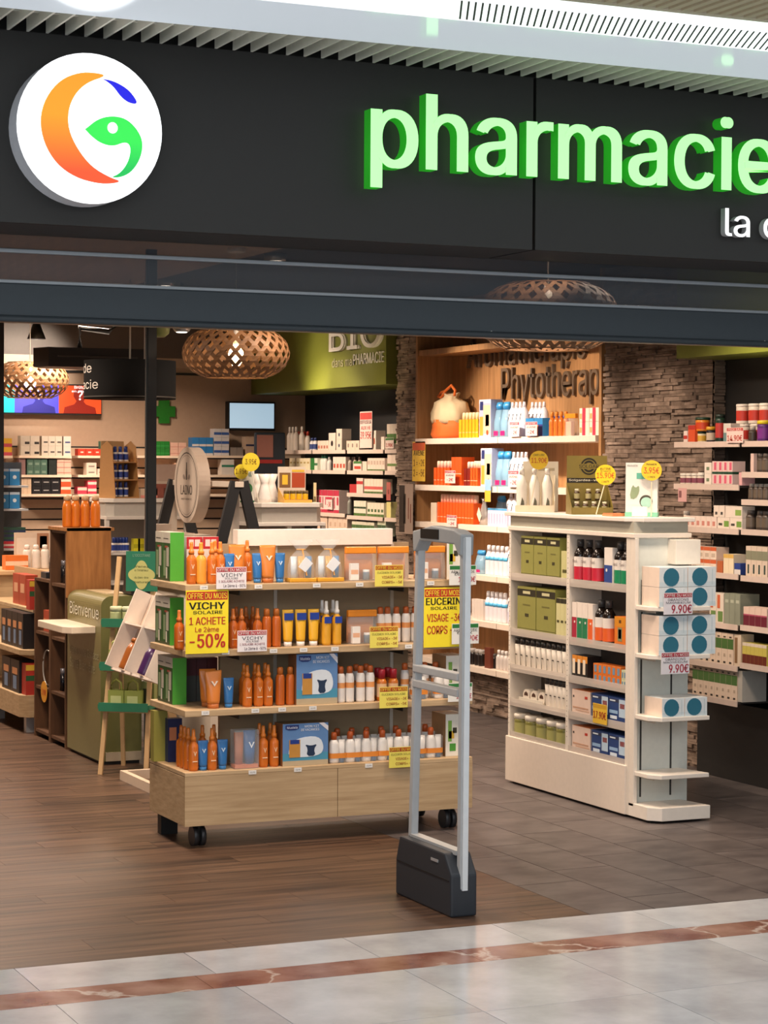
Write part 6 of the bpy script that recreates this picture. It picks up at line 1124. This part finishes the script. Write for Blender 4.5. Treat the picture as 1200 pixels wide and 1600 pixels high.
va = spec('white_flask', MB().loft([(.045, .045, 0, M('#e6e0da', .3)), (.05, .05, .03, M('#e6e0da', .3)), (.03, .03, .11, M('#e6e0da', .3)), (.025, .025, .13, M('#e6e0da', .3)), (.045, .045, .19, M('#e6e0da', .3))], 16))
for i, (px, yy) in enumerate(((424, 6.47), (413, 6.27), (402, 6.44))): q = atY(px, 785, yy); put(va, (q.x, yy, T2), 0, nth('white flared flask on the white gondola worktop', i, 3, 'the drinks display'), 'flask', 'white flared flasks')
q = atY(461, 785, 6.27); dd = thing('drinks_display', 'cardboard display of yellow jars with drinks photograph', 'counter display', (q.x, 6.27, T2))
part('display_base', MB().box(-.1, .1, -.06, .06, 0, .02, M('#d9a850', .45)), dd, False); part('photo_card', MB().box(-.1, .1, .06, .066, 0, .24, M('#cfc4b4', .45)).box(-.09, -.01, .059, .06, .1, .2, M('#7a5a3a', .4)).box(.0, .095, .059, .06, .1, .2, M('#a8492c', .4)).box(-.07, -.03, .0585, .059, .12, .185, M('#e2b83c', .4)).box(.0, .09, .0585, .059, .205, .22, M('#d9b43c', .4)), dd, False)
part('side_wedge', MB().prism([(-.06, .02), (.06, .02), (.06, .1)], .097, .1, M('#d9a850', .45)), dd, False).rotation_euler = (0, 0, PI/2)
yj = pot(.06, .02, '#d8b01e', '#6a5a3a', 'yellow_jar', lf=.35)
for dx in (-.07, -.025, .02, .065): put(yj, (q.x+dx, 6.25, T2+.0205), 0, 'yellow jar with dark lid in the drinks display', 'jar', 'yellow jars in the drinks display')
q = atY(390, 790, 6.3); put(carton(.1, .02, .22, '#d6d6cc', [(0, .06, '#2f6a4a')], [], [(.5, .42, .038, '#3a7a4a'), (.72, .85, .016, '#8a9a94')]), (q.x-.01, 6.33, T2), 0, 'white standing card with green disc beside flasks', 'sign')
for px, py, r_, s, nm in ((392, 722, .062, '3.95€', 'yellow 3.95€ round price sign above the green disc card'), (377, 737, .05, '1.95€', 'yellow round price sign half behind its larger neighbour')):
    q = atY(px, py, 6.24 if r_ > .06 else 6.30); o = thing('round_price_sign', nm, 'price sign', (q.x, q.y, q.z-r_)); part('disc', MB().prism([(r_*math.cos(2*PI*i/24), r_+r_*math.sin(2*PI*i/24)) for i in range(24)], -.001, .001, M('#d6c43a', .4)), o, False); text(o, s, -.04, .04, r_-.015, r_+.02, -.002, M('#6a3a1c', .5)); part('stick', MB().bar((0, .004, .01), (.06, .004, -(q.z-r_-1.441)), .005, .003, OFFW), o, False)
x0b, x1b = back_gondola('white gondola topped by a tan tower of blue bottles', 8.0, 168, 292, .4)
bb_ = slim(.11, .02, '#e0dcd8', '#1f3a86', 'drop_bottle', band='#26408f', neck=.6, cf=.62)
for px in span(176, 200, 5): q = atY(px, 830, 8.12); put(bb_, (q.x, 8.12, 1.0405), 0, 'blue and white drop bottle inside the white gondola', 'bottle', 'drop bottles inside the gondola')
for px in (212, 219): q = atY(px, 830, 8.12); put(carton(.05, .06, .1, '#cfc81e', [(.3, .6, '#a8a418')]), (q.x, 8.12, 1.0405), 0, 'lime yellow carton inside the white gondola', 'box', 'lime yellow cartons')
q = atY(186, 770, 8.15); tw = thing('bottle_tower', 'tan cardboard tower of blue bottles on white gondola', 'counter display', (q.x, 8.15, T2), .35); CB = M('#b98a55', .6)
part('side_panel', MB().prism([(-.1, 0), (.1, 0), (.08, .38), (.0, .42), (-.06, .38)], .105, .11, CB), tw, False).rotation_euler = (0, 0, PI/2); part('side_panel', MB().prism([(-.1, 0), (.1, 0), (.08, .38), (.0, .42), (-.06, .38)], -.11, -.105, CB), tw, False).rotation_euler = (0, 0, PI/2)
part('rear_card', MB().box(-.105, .105, .08, .085, 0, .42, M('#c9a678', .6)), tw, False)
for z in (.0, .13, .26): part('tower_shelf', MB().box(-.105, .105, -.09, .08, z, z+.008, CB), tw, False)
for zn, z in (('lowest', .009), ('middle', .139), ('upper', .269)):
    for k, dx in enumerate((-.07, -.02, .03)): c_, s_ = math.cos(.35), math.sin(.35); put(bb_, (q.x+dx*c_+.04*s_, 8.15+dx*s_-.04*c_, T2+z), .35, nth(f'blue and white drop bottle on {zn} shelf of tan tower', k, 3, 'the screen side'), 'bottle', 'drop bottles in the tan tower')
put(carton(.13, .1, .07, '#c9b49c', [(.0, .3, '#d98a7c')]), (atY(231, 770, 8.1).x, 8.12, T2), 0, 'low beige tray carton beside the tan tower', 'box')
q = atY(262, 780, 8.1); put(carton(.2, .1, .25, '#8a4a3c', [(.42, .5, '#c9b9a8'), (.5, 1, '#b9a090')], [(.3, .8, .08, .3, '#5a2a20')]), (q.x, 8.12, T2), 0, 'brown and beige chocolate display carton on white gondola', 'box')
q = atY(423, 700, 9.2); to = thing('dark_totem', 'tall dark blue totem with red picture before back wall', 'totem', (q.x, 9.2, 0)); part('totem_panel', MB().box(-.13, .13, 0, .05, .02, atY(423, 676, 9.2).z, M('#16232f', .4)), to, False, bevel=.01); part('totem_base', MB().box(-.16, .16, -.1, .15, 0, .02, DARK), to, False); tzp = atY(423, 676, 9.2).z; part('totem_picture', MB().box(-.12, .02, -.003, 0, tzp-.2, tzp-.02, M('#8a5a50', .4)).box(-.12, .1, -.003, 0, tzp-.25, tzp-.22, M('#8f1f1f', .4)), to, False)

# ================================================================== slatted back wall of the pharmacy
SWY = 10.06
sl = thing('slatwall', 'beige slatted display wall with dark grooves behind the counter', 'shelving unit', (4.2, 10.08, 0)); SWM = M('#bda188', .6)
xa, xb = atY(-30, 760, SWY).x, atY(470, 760, SWY).x
zt = atY(100, 698, SWY).z; zz = .9
while zz < zt: part('slat', B(xa, xb, SWY, 10.1, zz, zz+.072, SWM), sl); part('groove', B(xa, xb, SWY+.02, 10.1, zz+.072, zz+.085, BLACK), sl); zz += .085
SHL = []
for a, b in ((5, 20), (30, 112), (122, 180), (215, 292), (300, 470)):
    for py in (714, 744, 774):
        if a == 5 and py != 714: continue
        xx0, xx1 = atY(a, py, 9.86).x, atY(b, py, 9.86).x; z = atY((a+b)/2, py-2, 9.86).z
        part('wall_shelf', B(xx0, xx1, 9.86, SWY, z-.02, z, M('#ead3bb', .45)), sl)
def pz(a, py): return atY(a, py-2, 9.86).z
def pc(px, py, a, b, n, h, label, group=None, levels=1, d=.1, **kw): return crow('Y', 9.875, pz(px, py)+.0, a, b, n, py, h, d, label, group, levels=levels, **kw)
pc(71, 714, 32, 62, 2, .08, 'white carton with dark wedge print on upper pharmacy shelf', 'wedge print cartons', 2, body='#cdbfae', patches=[(.45, .95, .15, .4, '#2c2826')]); pc(71, 714, 65, 97, 3, .08, 'white carton with grey swoosh on upper pharmacy shelf', 'grey swoosh cartons', 2, body='#d3c6b6', patches=[(.3, .9, .3, .45, '#4a4440')]); pc(71, 714, 99, 111, 1, .08, 'white carton with blue swoosh on upper pharmacy shelf', 'blue swoosh cartons', 2, body='#d6ccc2', patches=[(.2, .9, .3, .45, '#3a4a7a')])
pc(12, 714, 5, 19, 1, .07, 'yellow carton on the short pharmacy shelf', 'yellow cartons', 2, body='#d9a82c', bands=[(0, .4, '#c04a5a')])
pc(71, 744, 30, 40, 1, .066, 'plum and grey carton on middle pharmacy shelf', 'plum cartons', 2, body='#8a6a68'); pc(71, 744, 42, 74, 3, .066, 'teal grey carton on middle pharmacy shelf', 'teal grey cartons', 2, body='#4a6a5c', patches=[(.2, .8, .2, .5, '#7a9484')]); pc(71, 744, 76, 88, 1, .066, 'black green carton on middle pharmacy shelf', 'black green cartons', 2, body='#1f2a28'); pc(71, 744, 89, 111, 2, .043, 'pink and white carton on middle pharmacy shelf', 'pink and white pharmacy cartons', 3, body='#dcb8a4', bands=[(.3, .5, '#c08478')])
pc(71, 774, 30, 49, 3, .043, 'cream packet carton on lower pharmacy shelf', 'cream packet cartons', 3, body='#d3b89c'); pc(71, 774, 50, 94, 3, .066, 'black carton with white lettering on lower pharmacy shelf', 'black pharmacy cartons', 2, body='#17171c', patches=[(.2, .8, .4, .52, '#a8a4a4')]); pc(71, 774, 95, 111, 1, .065, 'orange and white arc carton on lower pharmacy shelf', 'arc cartons', 2, body='#d9542c', bands=[(.55, .9, '#e6cdb8')])
pc(151, 714, 122, 158, 3, .055, 'red carton on upper pharmacy shelf beside teal cartons', 'red pharmacy cartons', 1, body='#c83a24', patches=[(.3, .7, .4, .6, '#e6c8b8')]); pc(151, 714, 159, 176, 2, .06, 'teal and white carton on upper pharmacy shelf', 'teal and white pharmacy cartons', 2, body='#1f6a5a', bands=[(0, .4, '#cfc8b8')])
pc(151, 744, 135, 151, 1, .05, 'white carton stacked on middle pharmacy shelf', 'stacked white pharmacy cartons', 2, body='#dccab8', patches=[(.2, .8, .3, .5, '#8a7a70')]); pc(151, 744, 152, 166, 1, .05, 'single white carton on middle pharmacy shelf', body='#dccab8', patches=[(.2, .8, .3, .5, '#8a7a70')]); pc(151, 774, 121, 136, 1, .06, 'crimson and white carton on lower pharmacy shelf', body='#c83a50', bands=[(.5, .9, '#e2c4b4')]); pc(151, 774, 137, 151, 1, .055, 'crimson arc carton stacked on lower pharmacy shelf', 'crimson arc cartons', 2, body='#c83a50', bands=[(.4, .8, '#e6cdc0')])
pc(253, 714, 243, 265, 3, .06, 'green carton on upper pharmacy shelf beside the post', 'green pharmacy cartons', 2, body='#1f7a2c', bands=[(.3, .4, '#3a9a4a')]); pc(253, 714, 266, 291, 2, .055, 'pink carton on upper pharmacy shelf beside green cartons', 'pink pharmacy cartons', 2, body='#dcb09c', bands=[(.3, .4, '#c88a7c')]); pc(253, 744, 274, 291, 2, .1, 'peach carton on middle pharmacy shelf', 'peach pharmacy cartons', 1, body='#e6bfa4', patches=[(.3, .6, .4, .5, '#b0604a')])
pc(385, 714, 300, 333, 3, .075, 'blue and white carton on upper pharmacy shelf', 'blue and white pharmacy cartons', 2, body='#2f7ab8', bands=[(0, .25, '#d6d0cc')]); pc(385, 714, 334, 358, 2, .075, 'white and navy carton on upper pharmacy shelf', 'white and navy pharmacy cartons', 3, body='#cfc9c8', bands=[(.3, .6, '#3a5a9a')]); pc(385, 714, 360, 380, 2, .07, 'grey carton on upper pharmacy shelf', 'grey pharmacy cartons', 1, body='#8a7d74'); pc(385, 714, 384, 398, 1, .08, 'beige and navy carton on upper pharmacy shelf', 'beige and navy cartons', 2, body='#c4a890', bands=[(0, .2, '#2a3050')])
pc(385, 744, 346, 366, 1, .13, 'pale carton with green stripe on middle pharmacy shelf', body='#d9cfc4', bands=[(.5, .65, '#2f7a5c')])

# ================================================================== counter and far-side units at the shop's edge
ct = thing('pharmacy_counter', 'pale wood counter carrying small displays beyond the bookcase', 'counter', (3.7, 7.8, 0)); cx0, cx1 = atY(-40, 890, 7.5).x, atY(88, 890, 7.5).x
part('counter_body', B(cx0, cx1, 7.5, 8.1, 0, .92, OAK), ct); part('counter_top', B(cx0-.02, cx1+.02, 7.47, 8.12, .92, .95, M('#c9a67c', .45)), ct, bevel=.004)
cz = .9506
def cp(px, y=7.65): return atY(px, 870, y).x
q = cp(62); put(carton(.26, .02, .25, '#cdb8a4', [], [(.05, .6, .25, .85, '#d9c9b8'), (.62, .95, .3, .98, '#a87a5c'), (.7, .9, .55, .9, '#7a4a34')]), (q, 7.85, cz), 0, 'standing card with a face portrait on the counter', 'sign')
for px in (44, 58, 72): put(can(.17, .029, '#dcd2c6', '#e6dfd6', None, 'white_bottle'), (cp(px), 7.68, cz), 0, 'white bottle before the portrait card on the counter', 'bottle', 'white bottles on the counter')
put(carton(.16, .1, .1, '#d9702c', [(.3, .6, '#e6c2a4')]), (cp(22), 7.62, cz), 0, 'orange and cream carton on the counter', 'box')
rkk = thing('grey_display_rack', 'grey narrow rack of blue cartons behind the counter', 'display rack', (atY(18, 800, 8.4).x, 8.4, 0)); rx = rkk.location.x
for z in (1.07, 1.36, 1.53): part('rack_shelf', B(rx-.13, rx+.1, 8.3, 8.5, z-.015, z, M('#b9bfc4', .4)), rkk)
part('rack_back', B(rx-.13, rx+.1, 8.5, 8.52, 0, 1.7, M('#55585a', .5)), rkk); part('rack_foot', B(rx-.15, rx+.15, 8.28, 8.55, 0, .03, DARK), rkk)
for z, nm in ((1.3605, 'lower'), (1.5305, 'upper')):
    for dx in (-.075, .005): put(carton(.075, .1, .12, '#2f86c4', [(.85, 1, '#b9cfe0')], [], [(.5, .5, .014, '#d6e6f0')]), (rx+dx, 8.38, z), 0, f'bright blue carton with white dot on {nm} rack shelf', 'box', f'blue cartons on the {nm} rack shelf')
for i, (c_, c2_) in enumerate((('#1f4a3c', '#26345c'), ('#26345c', '#1f5a44'), ('#c02c3c', '#dcc4bc'))): put(carton(.2, .1, .05, c_, [(.3, .6, c2_)]), (rx-.01, 8.39, 1.0705+(2-i)*.0505), 0, ('green and navy', 'navy and green', 'red and white')[i] + ' flat carton stacked on the low rack shelf', 'box')
q = atY(68, 810, 8.6); put(carton(.26, .08, .14, '#a8342c', [(.4, .6, '#d08a7c')]), (cp(80, 8.02), 8.05, cz), 0, 'dark red carton at the rear of the counter', 'box')
# oak gondola of red and black cartons at the shop's edge
og = thing('oak_shelf_unit', 'low oak shelf unit on metal feet with red and black cartons', 'display unit', (3.75, 6.8, 0)); ax, ay = 3.40, 6.05
for z0, z1, ix in ((.10, .24, 0), (.49, .525, 0), (.75, .775, .1)): part('shelf', MB().hprism([(ax+ix, 7.4), (ax+ix, ay+.06), (ax+ix+.05, ay), (3.9, ay), (3.9, 7.4)], z0, z1, OAK), og, bevel=.003)
part('centre_panel', B(ax+.30, ax+.33, ay+.1, 7.4, .24, .99, M('#b3906a', .55)), og)
for yy in (6.12, 6.9): part('metal_foot', B(ax+.05, ax+.11, yy, yy+.06, 0, .1, STEEL), og)
rdk = dict(body='#b03428', bands=[(.78, .96, '#d9b43c'), (.45, .62, '#2f5a34')]); blk = dict(body='#1a1617', patches=[(.2, .8, .55, .75, '#c98a5c'), (.3, .7, .1, .5, '#6a84a4')])
crow('Y', ay+.02, .24, 40, 60, 1, 1070, .2, .1, 'red carton with yellow heading on lowest oak shelf', **rdk); crow('X', ax+.02, .24, 3, 30, 2, 1070, .21, .1, 'black hair colour carton on lowest oak shelf', 'black cartons on the lowest oak shelf', **blk)
crow('X', ax+.03, .525, 2, 36, 4, 1000, .225, .1, 'black hair colour carton on middle oak shelf', 'black cartons on the middle oak shelf', **blk); crow('X', ax+.13, .775, 20, 40, 2, 930, .2, .08, 'rust red hair colour carton on upper oak shelf', 'rust cartons on the upper oak shelf', body='#a8432a', patches=[(.2, .8, .4, .7, '#d9a07c')]); crow('Y', ay+.02, .775, 46, 60, 1, 930, .19, .08, 'red carton with yellow heading on upper oak shelf', **rdk)
